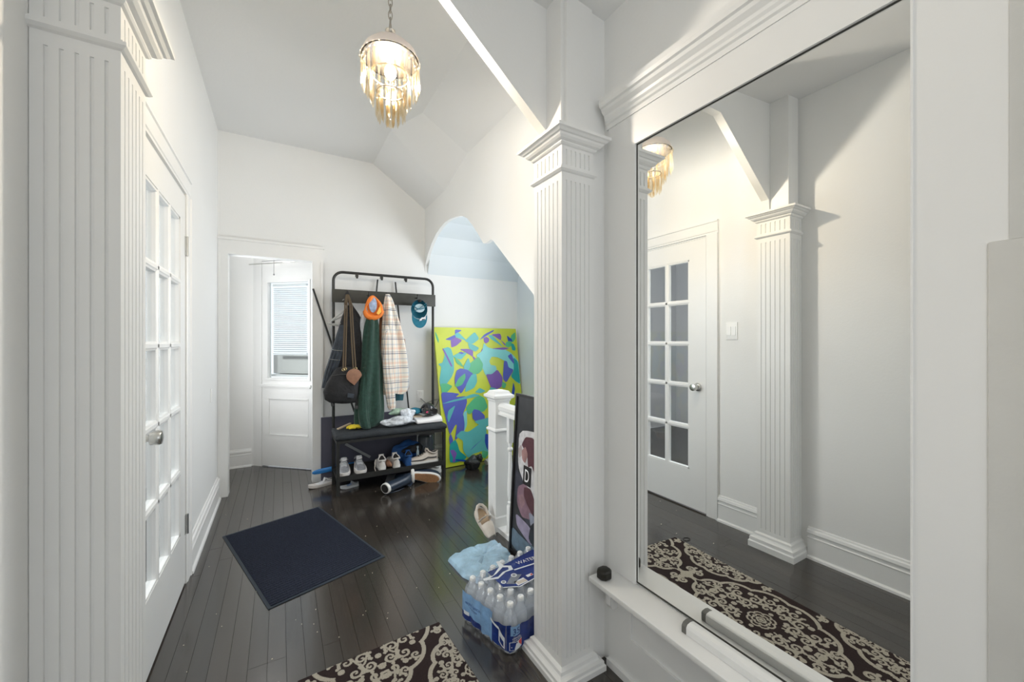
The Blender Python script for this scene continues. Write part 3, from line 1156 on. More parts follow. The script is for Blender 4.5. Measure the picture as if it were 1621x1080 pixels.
bal.lathe([(.011, .178), (.018, .19), (.018, .198), (.011, .206), (.013, .215), (.019, .25), (.019, .30), (.015, .40), (.012, .50), (.011, .53), (.017, .54), (.017, .55), (.010, .56), (.014, .575), (.013, .59)], n=14)
bal.sqlathe([(.013, .013, 0.585), (.017, .017, 0.595), (.017, .017, 0.757)], 0, 0)
mb_ = None
for i in range(6):
    if mb_ is None:
        mb_ = L(bal, 'baluster', TM, bn, smooth=True, angle=30)
        o = mb_
    else:
        o = mb_.copy()
        COL.objects.link(o)
    o.location = (0.0, 2.245-2.4-i*0.135, 0.029)

# ---------------------------------------------------------------- framed poster leaning on the banister
pm_ = frame_mtx((1.218, 2.105, 0.004), (0.0, -1, 0), (0.052, -0.060, 0.945))
po = thing('framed_poster', 'black framed collage poster with a white letter D leaning on the banister', 'poster', mtx=pm_)
PW, PH = 0.42, 0.955
b = MB()
for a0, a1, c0_, c1_ in ((0, .016, 0, PH), (PW-.016, PW, 0, PH), (.016, PW-.016, 0, .016), (.016, PW-.016, PH-.016, PH)):
    b.box(a0, a1, c0_, c1_, -0.010, 0.012)
L(b, 'frame', M['frame_black'], po)
b = MB()
b.box(.016, PW-.016, .016, PH-.016, -0.008, 0.002)
L(b, 'backing', mat('dark_poster_paper', (0.035, 0.037, 0.042), 0.3, noise=0.3, scale=14), po)


def flat(parent, name, color, pts, z, rough=0.4, smooth_pts=0, noise=0.0):
    p = [Vector(q) for q in pts]
    for _ in range(smooth_pts):
        q = []
        for i in range(len(p)):
            a, c = p[i], p[(i+1) % len(p)]
            q += [a*0.86+c*0.14, a*0.14+c*0.86]
        p = q
    b = MB()
    b.prism([(v.x, v.y) for v in p], z-0.0003, z, 'z')
    m = M.get(color) if isinstance(color, str) else None
    if m is None:
        m = mat('ink', color, rough, noise=noise, scale=25)
    return L(b, name, m, parent)


ink = [((.62, .61, .62), [(.045, .74), (.39, .77), (.39, .30), (.16, .40), (.05, .52)], 0.0024),
       ((.10, .035, .045), [(.08, .655), (.12, .71), (.20, .72), (.27, .67), (.28, .58), (.25, .50), (.20, .56), (.16, .54), (.15, .60), (.11, .635)], 0.0028),
       ((.36, .20, .19), [(.085, .62), (.125, .655), (.155, .61), (.13, .555), (.095, .57)], 0.0032),
       ((.44, .37, .36), [(.045, .62), (.08, .66), (.10, .60), (.06, .57)], 0.0028),
       ((.05, .052, .07), [(.03, .50), (.10, .47), (.22, .30), (.20, .20), (.10, .28), (.03, .34)], 0.0028),
       ((.25, .15, .19), [(.06, .40), (.13, .44), (.20, .42), (.24, .33), (.22, .26), (.12, .24), (.06, .30)], 0.0032),
       ((.10, .04, .05), [(.13, .42), (.20, .43), (.26, .36), (.23, .29), (.17, .33), (.13, .37)], 0.0036),
       ((.30, .18, .20), [(.075, .35), (.12, .375), (.15, .33), (.11, .285)], 0.0040),
       ((.30, .26, .36), [(.05, .24), (.20, .22), (.30, .16), (.22, .12), (.07, .17)], 0.0036),
       ((.28, .30, .37), [(.19, .30), (.30, .28), (.30, .22), (.22, .22)], 0.0044),
       ((.02, .02, .024), [(.22, .24), (.39, .34), (.39, .10), (.20, .14)], 0.0046),
       ((.12, .17, .22), [(.02, .15), (.12, .13), (.39, .12), (.39, .03), (.02, .03)], 0.0050)]
for c, pts, z in ink:
    flat(po, 'print_shape', c, pts, z, smooth_pts=2, noise=0.25)
b = MB()
b.box(.118, .200, .435, .545, 0.0045, 0.0052)
lbk = L(b, 'letter_block', M['frame_black'], po)
vs, fs = text_verts('D', 0.105, .158, .490, 0.045)
b = MB()
b.add([(x, y, 0.0058) for x, y in vs], fs)
L(b, 'letter', M['foam'], lbk)

# ---------------------------------------------------------------- abstract painting
X_ = Vector((0.99875, 0.04994, 0))
U_ = Vector((-0.0055, 0.11014, 0.9939))
pa = thing('abstract_painting', 'large lime, turquoise and violet abstract canvas leaning on the back wall', 'painting', mtx=frame_mtx((1.435, 3.772, 0.006), X_, U_))
quad = [(0, 0), (1.0, 0), (0.952, 1.425), (-0.062, 1.425)]
b = MB()
b.prism(quad, -0.022, 0.0, 'z')
L(b, 'stretched_canvas', mat('lime_yellow_acrylic', (0.56, 0.64, 0.045), 0.35, noise=0.12, scale=3), pa)
AC = {'G': (.085, .46, .22), 'T': (.10, .46, .46), 'C': (.22, .62, .62), 'K': (.01, .34, .33), 'P': (.20, .10, .42), 'B': (.085, .11, .48), 'D': (.01, .06, .44)}
AM = {k: mat('acrylic_'+{'G': 'green', 'T': 'turquoise', 'C': 'aqua', 'K': 'teal', 'P': 'purple', 'B': 'violet_blue', 'D': 'deep_blue'}[k], c, 0.35, noise=0.12, scale=4) for k, c in AC.items()}
ART = [('G',[(-0.05,1.378),(-0.032,1.349),(-0.013,1.297),(-0.018,1.261),(-0.041,1.312)]),
 ('B',[(0.177,1.403),(0.255,1.398),(0.175,1.354)]),
 ('B',[(0.06,1.298),(0.17,1.347),(0.18,1.309),(0.123,1.29)]),
 ('P',[(0.181,1.317),(0.249,1.287),(0.181,1.234),(0.127,1.216),(0.123,1.29)]),
 ('T',[(0.17,1.35),(0.212,1.373),(0.307,1.283),(0.242,1.306),(0.189,1.32)]),
 ('T',[(0.291,1.283),(0.344,1.329),(0.406,1.376),(0.455,1.306),(0.374,1.252),(0.323,1.268)]),
 ('B',[(0.467,1.294),(0.537,1.361),(0.653,1.407),(0.638,1.386),(0.535,1.33)]),
 ('T',[(0.581,1.342),(0.627,1.346),(0.757,1.218),(0.685,1.259),(0.606,1.307)]),
 ('P',[(0.517,1.314),(0.553,1.326),(0.583,1.307),(0.577,1.275),(0.54,1.255),(0.519,1.275)]),
 ('P',[(0.618,1.354),(0.73,1.365),(0.744,1.331),(0.734,1.291),(0.671,1.327)]),
 ('P',[(0.734,1.295),(0.797,1.246),(0.786,1.23)]),
 ('G',[(0.881,1.344),(0.937,1.382),(0.937,1.308),(0.894,1.266),(0.868,1.299)]),
 ('D',[(0.823,1.344),(0.887,1.299),(0.885,1.275),(0.837,1.275)]),
 ('G',[(0.808,1.267),(0.867,1.283),(0.892,1.234),(0.833,1.21),(0.796,1.226)]),
 ('K',[(0.873,1.242),(0.903,1.25),(0.929,1.201),(0.922,1.172),(0.883,1.177)]),
 ('T',[(0.027,1.187),(0.083,1.202),(0.114,1.186),(0.134,1.112),(0.138,1.038),(0.135,0.972),(0.108,0.914),(0.058,0.859),(0.033,0.817),(-0.013,0.827),(-0.018,0.899),(0.007,1.013),(-0.026,1.043),(0.02,1.053),(0.047,1.129)]),
 ('P',[(0.023,1.198),(0.043,1.191),(0.125,1.02),(0.105,1.021)]),
 ('T',[(0.323,1.26),(0.373,1.244),(0.449,1.205),(0.403,1.167),(0.336,1.199)]),
 ('T',[(0.134,1.119),(0.209,1.155),(0.3,1.154),(0.23,1.087),(0.19,1.096)]),
 ('P',[(0.223,1.193),(0.319,1.195),(0.373,1.175),(0.366,1.114),(0.3,1.154)]),
 ('P',[(0.358,1.13),(0.419,1.075),(0.392,1.057)]),
 ('B',[(0.201,1.155),(0.234,1.166),(0.267,1.154),(0.241,1.14)]),
 ('G',[(0.15,1.119),(0.22,1.058),(0.251,1.004),(0.179,1.044)]),
 ('P',[(0.463,1.147),(0.492,1.197),(0.514,1.201),(0.499,1.166)]),
 ('C',[(0.53,1.244),(0.572,1.196),(0.634,1.18),(0.764,1.178),(0.847,1.137),(0.892,1.095),(0.946,1.037),(0.968,0.93),(0.968,0.8),(0.92,0.811),(0.847,0.879),(0.881,0.95),(0.824,0.952),(0.774,1.05),(0.738,1.067),(0.683,1.092),(0.611,1.101),(0.581,1.055),(0.596,1.016),(0.655,1.006),(0.665,0.958),(0.599,0.91),(0.527,0.913),(0.497,0.996),(0.466,1.058),(0.435,1.121),(0.507,1.158)]),
 ('K',[(0.891,1.079),(0.946,1.037),(0.963,0.8),(0.911,0.819),(0.847,0.879),(0.891,0.949)]),
 ('P',[(0.608,1.196),(0.775,1.209),(0.836,1.195),(0.764,1.181)]),
 ('B',[(0.816,1.105),(0.865,1.132),(0.894,1.063),(0.896,1.014)]),
 ('B',[(0.764,1.05),(0.802,1.041),(0.816,0.976),(0.881,0.95),(0.777,0.819),(0.737,0.86)]),
 ('P',[(0.527,0.91),(0.598,0.906),(0.665,0.954),(0.724,0.869),(0.708,0.775),(0.633,0.745),(0.581,0.768),(0.557,0.823)]),
 ('G',[(0.327,1.032),(0.362,1.054),(0.434,1.105),(0.482,1.027),(0.469,0.966),(0.424,0.93),(0.338,0.926),(0.306,0.957)]),
 ('T',[(0.314,1.1),(0.335,1.017),(0.298,0.958),(0.25,0.997)]),
 ('B',[(0.175,0.963),(0.216,0.983),(0.29,0.966),(0.355,0.921),(0.319,0.889),(0.211,0.732),(0.174,0.794),(0.151,0.824),(0.151,0.89)]),
 ('G',[(0.143,0.81),(0.187,0.881),(0.263,0.933),(0.265,0.884),(0.224,0.82),(0.175,0.805)]),
 ('T',[(0.319,0.882),(0.346,0.914),(0.397,0.919),(0.401,0.84),(0.364,0.781),(0.261,0.744),(0.273,0.81)]),
 ('G',[(-0.013,0.841),(0.057,0.837),(0.111,0.808),(0.045,0.751),(-0.002,0.74)]),
 ('G',[(0.721,0.822),(0.775,0.795),(0.753,0.749),(0.717,0.759)]),
 ('D',[(0.871,0.805),(0.885,0.732),(0.87,0.665),(0.837,0.668)]),
 ('T',[(0.563,0.769),(0.642,0.748),(0.638,0.686),(0.558,0.7)]),
 ('T',[(0.377,0.728),(0.431,0.77),(0.499,0.735),(0.445,0.716)]),
 ('B',[(-0.004,0.739),(0.11,0.727),(0.187,0.709),(0.142,0.681),(0.257,0.684),(0.262,0.623),(0.241,0.57),(0.207,0.51),(0.244,0.451),(0.226,0.366),(0.113,0.271),(0.146,0.422),(0.129,0.424),(0.069,0.335),(0.048,0.418),(0.031,0.512),(0.011,0.606)]),
 ('T',[(0.134,0.607),(0.096,0.529),(0.054,0.448),(0.044,0.503),(0.059,0.563)]),
 ('T',[(-0.004,0.638),(0.116,0.667),(0.221,0.683),(0.348,0.713),(0.421,0.692),(0.365,0.68),(0.202,0.66)]),
 ('G',[(0.269,0.583),(0.364,0.663),(0.421,0.683),(0.475,0.655),(0.507,0.562),(0.457,0.517),(0.338,0.529),(0.301,0.508),(0.271,0.535)]),
 ('B',[(0.353,0.547),(0.411,0.53),(0.469,0.475),(0.466,0.431),(0.368,0.425),(0.334,0.457),(0.333,0.521)]),
 ('T',[(0.139,0.291),(0.202,0.337),(0.272,0.313),(0.402,0.377),(0.476,0.369),(0.47,0.272),(0.506,0.082),(0.433,0.117),(0.314,0.103),(0.258,0.072),(0.21,0.15),(0.215,0.242)]),
 ('T',[(0.35,0.423),(0.538,0.444),(0.532,0.354),(0.403,0.385)]),
 ('D',[(0.47,0.272),(0.526,0.257),(0.515,0.089),(0.48,0.126),(0.461,0.193)]),
 ('B',[(0.069,0.331),(0.095,0.258),(0.059,0.217),(0.049,0.28)]),
 ('K',[(0.059,0.217),(0.12,0.255),(0.143,0.205),(0.157,0.142),(0.232,0.076),(0.205,0.057),(0.109,0.042),(0.051,0.055)]),
 ('P',[(0.056,0.164),(0.098,0.162),(0.126,0.123),(0.107,0.081),(0.086,0.084)]),
 ('G',[(0.423,0.11),(0.505,0.074),(0.455,0.026),(0.419,0.039)]),
 ('D',[(0.111,0.069),(0.239,0.04),(0.229,0.026),(0.118,0.052)]),
 ('K',[(0.84,0.506),(0.921,0.62),(0.97,0.563),(0.965,0.434),(0.837,0.472)]),
 ('K',[(0.829,0.21),(0.863,0.257),(0.891,0.219),(0.88,0.068),(0.82,0.085)]),
 ('C',[(0.221,0.516),(0.262,0.544),(0.259,0.402),(0.22,0.335),(0.233,0.412)]),
 ('B',[(0.279,0.128),(0.45,0.239),(0.317,0.161)]),
 ('P',[(0.086,0.084),(0.11,0.065),(0.101,0.04),(0.076,0.048)]),
 ('G',[(0.639,0.218),(0.742,0.271),(0.795,0.164),(0.689,0.079)]),
 ('T',[(0.559,0.474),(0.721,0.542),(0.75,0.388),(0.607,0.321)])]

for i, (k, pts) in enumerate(ART):
    pts = [(min(max(x, -0.055+0.0*y), 0.985), min(max(y, 0.004), 1.42)) for x, y in pts]
    mx_, my_ = sum(p[0] for p in pts)/len(pts), sum(p[1] for p in pts)/len(pts)
    pts = [(mx_+(x-mx_)*1.09, my_+(y-my_)*1.09) for x, y in pts]
    pts = [(min(max(x, -0.05*y+0.004), 0.99-0.03*y), min(max(y, 0.004), 1.418)) for x, y in pts]
    M['_a'] = AM[k]
    flat(pa, 'painted_shape', '_a', pts, 0.0012+0.0001*i, smooth_pts=1 if len(pts) < 5 else 2)

# ---------------------------------------------------------------- chandelier
CX, CY = 0.378, 1.60
ch = thing('chandelier', 'small tiered crystal chandelier lit up on a chain from the ceiling', 'chandelier', (CX, CY, 3.0))
b = MB()
for k in range(17):
    z = 2.545+0.026*k
    pts = []
    for i in range(12):
        a = 2*PI*i/12
        u, v = 0.0075*math.cos(a), 0.0185*math.sin(a)
        pts.append((CX+(u if k % 2 else 0), CY+(0 if k % 2 else u), z+v))
    b.tube(pts, 0.0022, 5, closed=True)
b.build('chain', M['chrome'], ch)
b = MB()
b.lathe([(0.004, 2.46), (0.006, 2.49), (0.018, 2.50), (0.020, 2.508), (0.006, 2.516), (0.004, 2.54)], CX, CY)
b.build('finial_cap', M['chrome'], ch, smooth=True)
b = MB()
b.lathe([(0.045, 2.995), (0.06, 2.985), (0.06, 3.005)], CX, CY)
b.build('ceiling_canopy', M['shade'], ch, smooth=True)
b = MB()
pr = [(0.006, 2.468), (0.04, 2.464), (0.075, 2.448), (0.098, 2.425), (0.110, 2.398), (0.110, 2.392), (0.104, 2.392), (0.093, 2.418), (0.070, 2.440), (0.04, 2.455), (0.006, 2.459)]
b.lathe(pr[:6], CX, CY, 40)
b.build('dome_shade', M['shade'], ch, smooth=True)
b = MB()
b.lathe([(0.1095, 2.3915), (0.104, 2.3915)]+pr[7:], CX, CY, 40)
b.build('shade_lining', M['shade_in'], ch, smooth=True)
RG = []
for rr, zz in ((0.103, 2.396), (0.072, 2.33), (0.050, 2.262)):
    b = MB()
    b.tube([(CX+rr*math.cos(2*PI*i/32), CY+rr*math.sin(2*PI*i/32), zz) for i in range(32)], 0.0030, 6, closed=True)
    RG.append(b.build('ring', M['chrome'], ch, smooth=True))
b = MB()
b.lathe([(0.012, 2.46), (0.014, 2.385), (0.010, 2.375)], CX, CY)
b.build('lamp_holder', M['shade'], ch, smooth=True)
b = MB()
b.sphere((CX, CY, 2.345), 0.022, 0.022, 0.028, 16, 10)
b.build('light_bulb', M['bulb'], ch, smooth=True)
cr = MB()
cr.rings([[(r*math.cos(PI*i/3), r*0.7*math.sin(PI*i/3), z) for i in range(6)] for r, z in ((0.0008, 0), (0.0045, -0.006), (0.0052, -0.02), (0.0062, -0.07), (0.0060, -0.082), (0.0006, -0.098))])
bead = MB()
bead.sphere((0, 0, 0), 0.0075, n=8, m=5)
c0_ = b0_ = None
for rr, zz, n, sc, rg in ((0.108, 2.388, 26, 1.15, 0), (0.098, 2.378, 18, 1.2, 0), (0.074, 2.326, 18, 1.1, 1), (0.052, 2.258, 12, 1.0, 2), (0.032, 2.262, 8, 1.1, 2)):
    for i in range(n):
        a = 2*PI*(i+0.3*random.random())/n
        p = (CX+rr*math.cos(a)-CX, CY+rr*math.sin(a)-CY, zz-3.0-0.012)
        if c0_ is None:
            c0_ = L(cr, 'crystal', M['crystal'], ch)
            b0_ = L(bead, 'glass_bead', M['crystal'], ch, smooth=True)
            o, q = c0_, b0_
        else:
            o, q = c0_.copy(), b0_.copy()
            COL.objects.link(o)
            COL.objects.link(q)
        o.parent = q.parent = RG[rg]
        o.location = p
        o.rotation_euler = (random.uniform(-.05, .05), random.uniform(-.05, .05), a+PI/2)
        o.scale = (sc, sc, sc)
        q.location = (p[0]*1.02, p[1]*1.02, p[2]+0.008)
b = MB()
b.sphere((CX, CY, 2.142), 0.0165)
b.build('crystal_ball', M['crystal'], ch, smooth=True)
b = MB()
b.tube([(CX, CY, 2.375), (CX, CY, 2.158)], 0.0022, 6)
b.build('stem', M['chrome'], ch)

# ---------------------------------------------------------------- door mat
c = [Vector((-0.324, 3.19, 0)), Vector((0.26, 3.395, 0)), Vector((0.538, 2.409, 0)), Vector((-0.048, 2.214, 0))]
dm = thing('door_mat', 'dark navy ribbed rectangular door mat lying askew on the dark floor', 'mat', (0.107, 2.80, 0))
b = MB()
b.prism([(v.x, v.y) for v in c][::-1], 0.0, 0.004, 'z')
b.build('rubber_border', M['rub'], dm, bevel=0.001)
b = MB()
ctr = sum(c, Vector())/4
ex = (c[1]-c[0]).normalized()
ey = (c[0]-c[3]).normalized()
W_, H_ = (c[1]-c[0]).length-0.03, (c[0]-c[3]).length-0.03
nr = 46
for i in range(nr):
    y0_ = -H_/2+H_*i/nr
    y1_ = y0_+H_/nr*0.62
    zz = 0.0075
    p = [ctr+ex*sx*W_/2+ey*yy for sx, yy in ((-1, y0_), (1, y0_), (1, y1_), (-1, y1_))]
    b.prism([(v.x, v.y) for v in p], 0.0038, zz, 'z')
p = [ctr+ex*sx*W_/2+ey*yy for sx, yy in ((-1, -H_/2), (1, -H_/2), (1, H_/2), (-1, H_/2))]
b.prism([(v.x, v.y) for v in p], 0.0036, 0.006, 'z')
b.build('ribbed_pile', M['rug_mat'], dm, kind='stuff')

# ---------------------------------------------------------------- damask runner: pattern worked out on a grid, the cream pile stands proud
RW, RL = 0.56, 1.52
NX, NY = 224, 608
gx = (np.arange(NX)+0.5)/NX*RW-RW/2
gy = (np.arange(NY)+0.5)/NY*RL
GX, GY = np.meshgrid(gx, gy)
img = np.zeros((NY, NX), dtype=bool)


def medal_sdf(x, y, s=1.0):
    x = np.abs(x)/s
    y = np.abs(y)/s
    d = np.minimum.reduce([np.hypot(x-0.115, y-0.05)-0.125, np.hypot(x-0.075, y-0.165)-0.105, np.hypot(x-0.02, y-0.255)-0.075, np.hypot(x, y)-0.15])
    tip = np.maximum(np.abs(x)*1.5+(y-0.36), 0.24-y)
    return np.minimum(d, tip)*s


rng = random.Random(11)
strokes = []      # in a medallion's own frame: (x, y, r)


def spiral(x, y, a, r0, turns, wd, sgn=1, leaf=True):
    n = 40
    for i in range(n):
        t = i/(n-1)
        r = r0*(1-0.88*t)
        th = a+sgn*turns*2*PI*t
        strokes.append((x+r*math.cos(th), y+r*math.sin(th), wd*(1-0.35*t)))
    if leaf:
        for k in range(3):
            th = a+sgn*turns*2*PI*0.12*k
            strokes.append((x+(r0+wd*1.7)*math.cos(th), y+(r0+wd*1.7)*math.sin(th), wd*1.15))


# quadrant motifs (mirrored to the other three)
for x, y, a, r, tn, wd, s in [(0.06, 0.11, 2.6, .030, 1.25, .0048, 1), (0.115, 0.10, 0.4, .030, 1.3, .0048, -1), (0.165, 0.055, 1.2, .028, 1.3, .0045, 1), (0.175, 0.005, 3.8, .020, 1.1, .0042, -1),
                              (0.10, 0.035, 5.2, .022, 1.1, .0042, 1), (0.04, 0.165, 0.6, .026, 1.3, .0045, 1), (0.095, 0.170, 4.0, .028, 1.25, .0048, -1), (0.13, 0.205, 1.0, .020, 1.2, .0042, 1),
                              (0.035, 0.225, 3.2, .024, 1.2, .0045, -1), (0.07, 0.258, 1.8, .020, 1.2, .0042, 1), (0.022, 0.285, 0.4, .016, 1.1, .004, 1), (0.060, 0.372, 2.4, .026, 1.35, .0058, -1)]:
    spiral(x, y, a, r, tn, wd, s)
for x, y, r in [(0.14, 0.135, .010), (0.205, 0.05, .009), (0.07, 0.07, .009), (0.085, 0.215, .009), (0.0, 0.19, .012), (0.0, 0.13, .010), (0.0, 0.245, .010), (0.13, 0.0, .011), (0.075, 0.0, .008),
                (0.0, 0.375, .011), (0.0, 0.392, .011), (0.0, 0.352, .010), (0.018, 0.388, .009), (0.026, 0.400, .008)]:
    strokes.append((x, y, r))
for ring, n, rr in ((.052, 8, .0032), (.034, 7, .0030), (.017, 5, .0028)):
    for i in range(n):
        a = 2*PI*i/n
        for k in range(16):
            t = -PI/2+PI*k/15
            q = ring*0.36
            px = (ring*0.80+q*math.cos(t)*0.8)*math.cos(a)-q*math.sin(t)*math.sin(a)
            py_ = (ring*0.80+q*math.cos(t)*0.8)*math.sin(a)+q*math.sin(t)*math.cos(a)
            if px >= -0.004 and py_ >= -0.004:
                strokes.append((px, py_, rr))
strokes.append((0, 0, .007))
for i in range(60):
    t = i/59
    strokes.append((0.03+0.10*t, 0.075+0.06*math.sin(t*5)+0.03*t, .0034))
    strokes.append((0.015+0.055*t, 0.29-0.16*t+0.012*math.sin(t*9), .0034))


def stamp(x, y, r):
    i0, i1 = int((x-r+RW/2)/RW*NX)-1, int((x+r+RW/2)/RW*NX)+2
    j0, j1 = int((y-r)/RL*NY)-1, int((y+r)/RL*NY)+2
    i0, j0, i1, j1 = max(i0, 0), max(j0, 0), min(i1, NX), min(j1, NY)
    if i0 >= i1 or j0 >= j1:
        return
    sub = (GX[j0:j1, i0:i1]-x)**2+(GY[j0:j1, i0:i1]-y)**2 < r*r
    img[j0:j1, i0:i1] |= sub


centres = [(0, 0.715, 1.0), (0, -0.085, 1.0), (0, 1.515, 1.0), (-RW/2-0.02, 0.315, 0.72), (RW/2+0.02, 0.315, 0.72), (-RW/2-0.02, 1.115, 0.72), (RW/2+0.02, 1.115, 0.72)]
for cx, cy, s in centres:
    for x, y, r in strokes:
        for sx in (-1, 1):
            for sy in (-1, 1):
                stamp(cx+sx*x*s, cy+sy*y*s, r*max(s, 0.85)*1.32)
for cx, cy, s in centres:
    d = medal_sdf(GX-cx, GY-cy, s)
    img |= (np.abs(d+0.007) < 0.0085)
verts = np.zeros((NY+1, NX+1, 3))
vx = np.linspace(-RW/2, RW/2, NX+1)
vy = np.linspace(0, RL, NY+1)
verts[..., 0], verts[..., 1] = np.meshgrid(vx, vy)
hp_ = np.pad(img.astype(float), 1, mode='edge')
hv = (hp_[:-1, :-1]+hp_[1:, :-1]+hp_[:-1, 1:]+hp_[1:, 1:])/4
nrng = np.random.default_rng(3)
verts[..., 2] = 0.0085+0.0016*hv+nrng.normal(0, 0.0003, hv.shape)
idx = np.arange((NY+1)*(NX+1)).reshape(NY+1, NX+1)
faces = np.stack([idx[:-1, :-1], idx[:-1, 1:], idx[1:, 1:], idx[1:, :-1]], -1).reshape(-1, 4)
me = bpy.data.meshes.new('pile')
me.from_pydata(verts.reshape(-1, 3).tolist(), [], faces.tolist())
ca = me.color_attributes.new('Col', 'FLOAT_COLOR', 'CORNER')
cols = np.where(img.reshape(-1, 1), np.array([[0.42, 0.385, 0.32]]), np.array([[0.020, 0.009, 0.009]]))
cols = cols*nrng.uniform(0.85, 1.1, (cols.shape[0], 1))
c4 = np.concatenate([cols, np.ones((cols.shape[0], 1))], 1)
ca.data.foreach_set('color', np.repeat(c4, 4, axis=0).astype(np.float32).ravel())
me.materials.append(vcol_mat('woven_pile', 0.95))
ru = thing('runner_rug', 'dark brown runner rug with cream scrolled damask medallions', 'rug', mtx=TR(0.340, 1.70, 0.0, rz=PI+R(3.2)))
o = bpy.data.objects.new('pile', me)
COL.objects.link(o)
o.parent = ru
o['kind'] = 'stuff'
WM[o.name] = WM[ru.name]
b = MB()
b.box(-RW/2-0.003, RW/2+0.003, -0.003, RL+0.003, 0.0008, 0.0078)
L(b, 'backing', mat('rug_edge_binding', (0.022, 0.010, 0.010), 0.9), ru, bevel=0.002)

# ---------------------------------------------------------------- small things on the ledge and the floor
lb = thing('light_bar', 'white box-section bar with a dark grey end cap lying on the mirror ledge', 'bar', (1.085, 0.5, 0.385))
b = MB()
b.rings([[(1.068+o, y, 0.3855+z) for o, z in ((0, 0), (0.036, 0), (0.038, 0.004), (0.038, 0.026), (0.034, 0.029), (0.020, 0.031), (0.006, 0.028), (0, 0.020))] for y in (0.160, 0.775)])
b.build('housing', M['trim'], lb)
b = MB()
b.rings([[(1.068+o, y, 0.3855+z) for o, z in ((-.001, 0), (0.037, 0), (0.039, 0.004), (0.039, 0.027), (0.035, 0.030), (0.020, 0.032), (0.006, 0.029), (-.001, 0.021))] for y in (0.775, 0.790)])
b.build('end_cap', M['cap_grey'], lb)
b = MB()
b.box(1.1062, 1.1076, 0.160, 0.775, 0.390, 0.410)
b.build('grey_back_strip', M['strip_grey'], lb)
bk = MB()
bk.rings([[(1.058+0.026*a*s, 1.118+0.024*c_*s, 0.386+z) for a, c_ in ((-1, -.5), (-.5, -1), (.5, -1), (1, -.5), (1, .5), (.5, 1), (-.5, 1), (-1, .5))] for s, z in ((0.9, 0), (1, .004), (1, .026), (0.8, .033), (.3, .035))])
o = bk.build('bronze_block', M['dkblock'], smooth=True, bevel=0.002)
tag(o, 'small dark bronze block standing on the far corner of the mirror ledge', 'block')
rb_ = MB()
p = (0.207, 1.64)
rb_.tube([(p[0]-0.20+0.024*math.cos(2*PI*i/20), p[1]+0.018*math.sin(2*PI*i/20), 0.0018) for i in range(20)], 0.0018, 5, closed=True)
o = rb_.build('hair_tie', M['dark'], smooth=True)
tag(o, 'thin black hair tie on the dark floor beside the runner, seen in the mirror', 'hair tie')
b = MB()
for i in range(60):
    x, y = random.uniform(-0.35, 1.1), random.uniform(1.3, 3.6)
    s = random.uniform(0.0012, 0.003)
    if 0.85 < x and y < 1.5:
        continue
    b.prism([(x-s, y-s*.6), (x+s*.7, y-s), (x+s, y+s*.5), (x-s*.4, y+s)], 0.0003, 0.0016, 'z')
o = b.build('floor_crumbs', M['crumb'], kind='stuff')
o['label'] = 'pale crumbs and lint specks scattered over the dark floor'
o['category'] = 'crumbs'

# ---------------------------------------------------------------- hall tree (bench with rack)
BM = M['black_metal']
HX0, HX1, HYF, HYB = 0.400, 1.345, 3.53, 3.87
ht = thing('hall_tree', 'black metal hall tree bench with a coat rack standing against the back wall', 'hall tree', ((HX0+HX1)/2, 3.7, 0))
s = 0.0125
for x in (HX0, HX1-2*s):
    b = MB()
    b.box(x, x+2*s, HYF, HYF+2*s, 0, 0.455)
    b.build('leg', BM, ht)
    b = MB()
    b.box(x, x+2*s, HYB-2*s, HYB, 0, 0.455)
    b.build('leg', BM, ht)
b = MB()
rr = 0.08
xa, xb, yb = HX0+0.012, HX1-0.012, HYB-0.012
pts = [(xa, yb, 0.45), (xa, yb, 1.2), (xa, yb, 1.90-rr)]
pts += [(xa+rr-rr*math.cos(a), yb, 1.90-rr+rr*math.sin(a)) for a in [PI/2*k/6 for k in range(1, 7)]]
pts += [(xb-rr+rr*math.sin(a), yb, 1.90-rr+rr*math.cos(a)) for a in [PI/2*k/6 for k in range(0, 7)]]
pts += [(xb, yb, 1.2), (xb, yb, 0.45)]
b.tube(pts, 0.0125, 10)
b.build('upright_frame', BM, ht, smooth=True)
b = MB()
b.box(HX0-0.003, HX1+0.003, HYB-0.045, HYB-0.026, 1.625, 1.742)
b.build('hook_board', M['blackboard'], ht, bevel=0.002)
for x in (0.609, 0.829, 1.057):
    b = MB()
    b.box(x-0.012, x+0.012, yb-0.016, yb+0.016, 1.868, 1.892)
    b.box(x-0.009, x+0.009, yb-0.020, yb-0.008, 1.852, 1.872)
    b.build('clip', BM, ht)
for x in (0.515, 0.70, 0.86, 1.15):
    b = MB()
    b.tube([(x, HYB-0.045, 1.70), (x, HYB-0.075, 1.695), (x, HYB-0.095, 1.70), (x, HYB-0.10, 1.72)], 0.0055, 8)
    b.sphere((x, HYB-0.10, 1.725), 0.008, n=8, m=5)
    b.build('hook', BM, ht, smooth=True)
b = MB()
for y0_, y1_ in ((HYF, HYF+0.025), (HYB-0.025, HYB)):
    b.box(HX0+0.025, HX1-0.025, y0_, y1_, 0.432, 0.455)
for x in (HX0, HX1-0.025):
    b.box(x, x+0.025, HYF+0.025, HYB-0.025, 0.432, 0.455)
b.build('seat_frame', BM, ht)
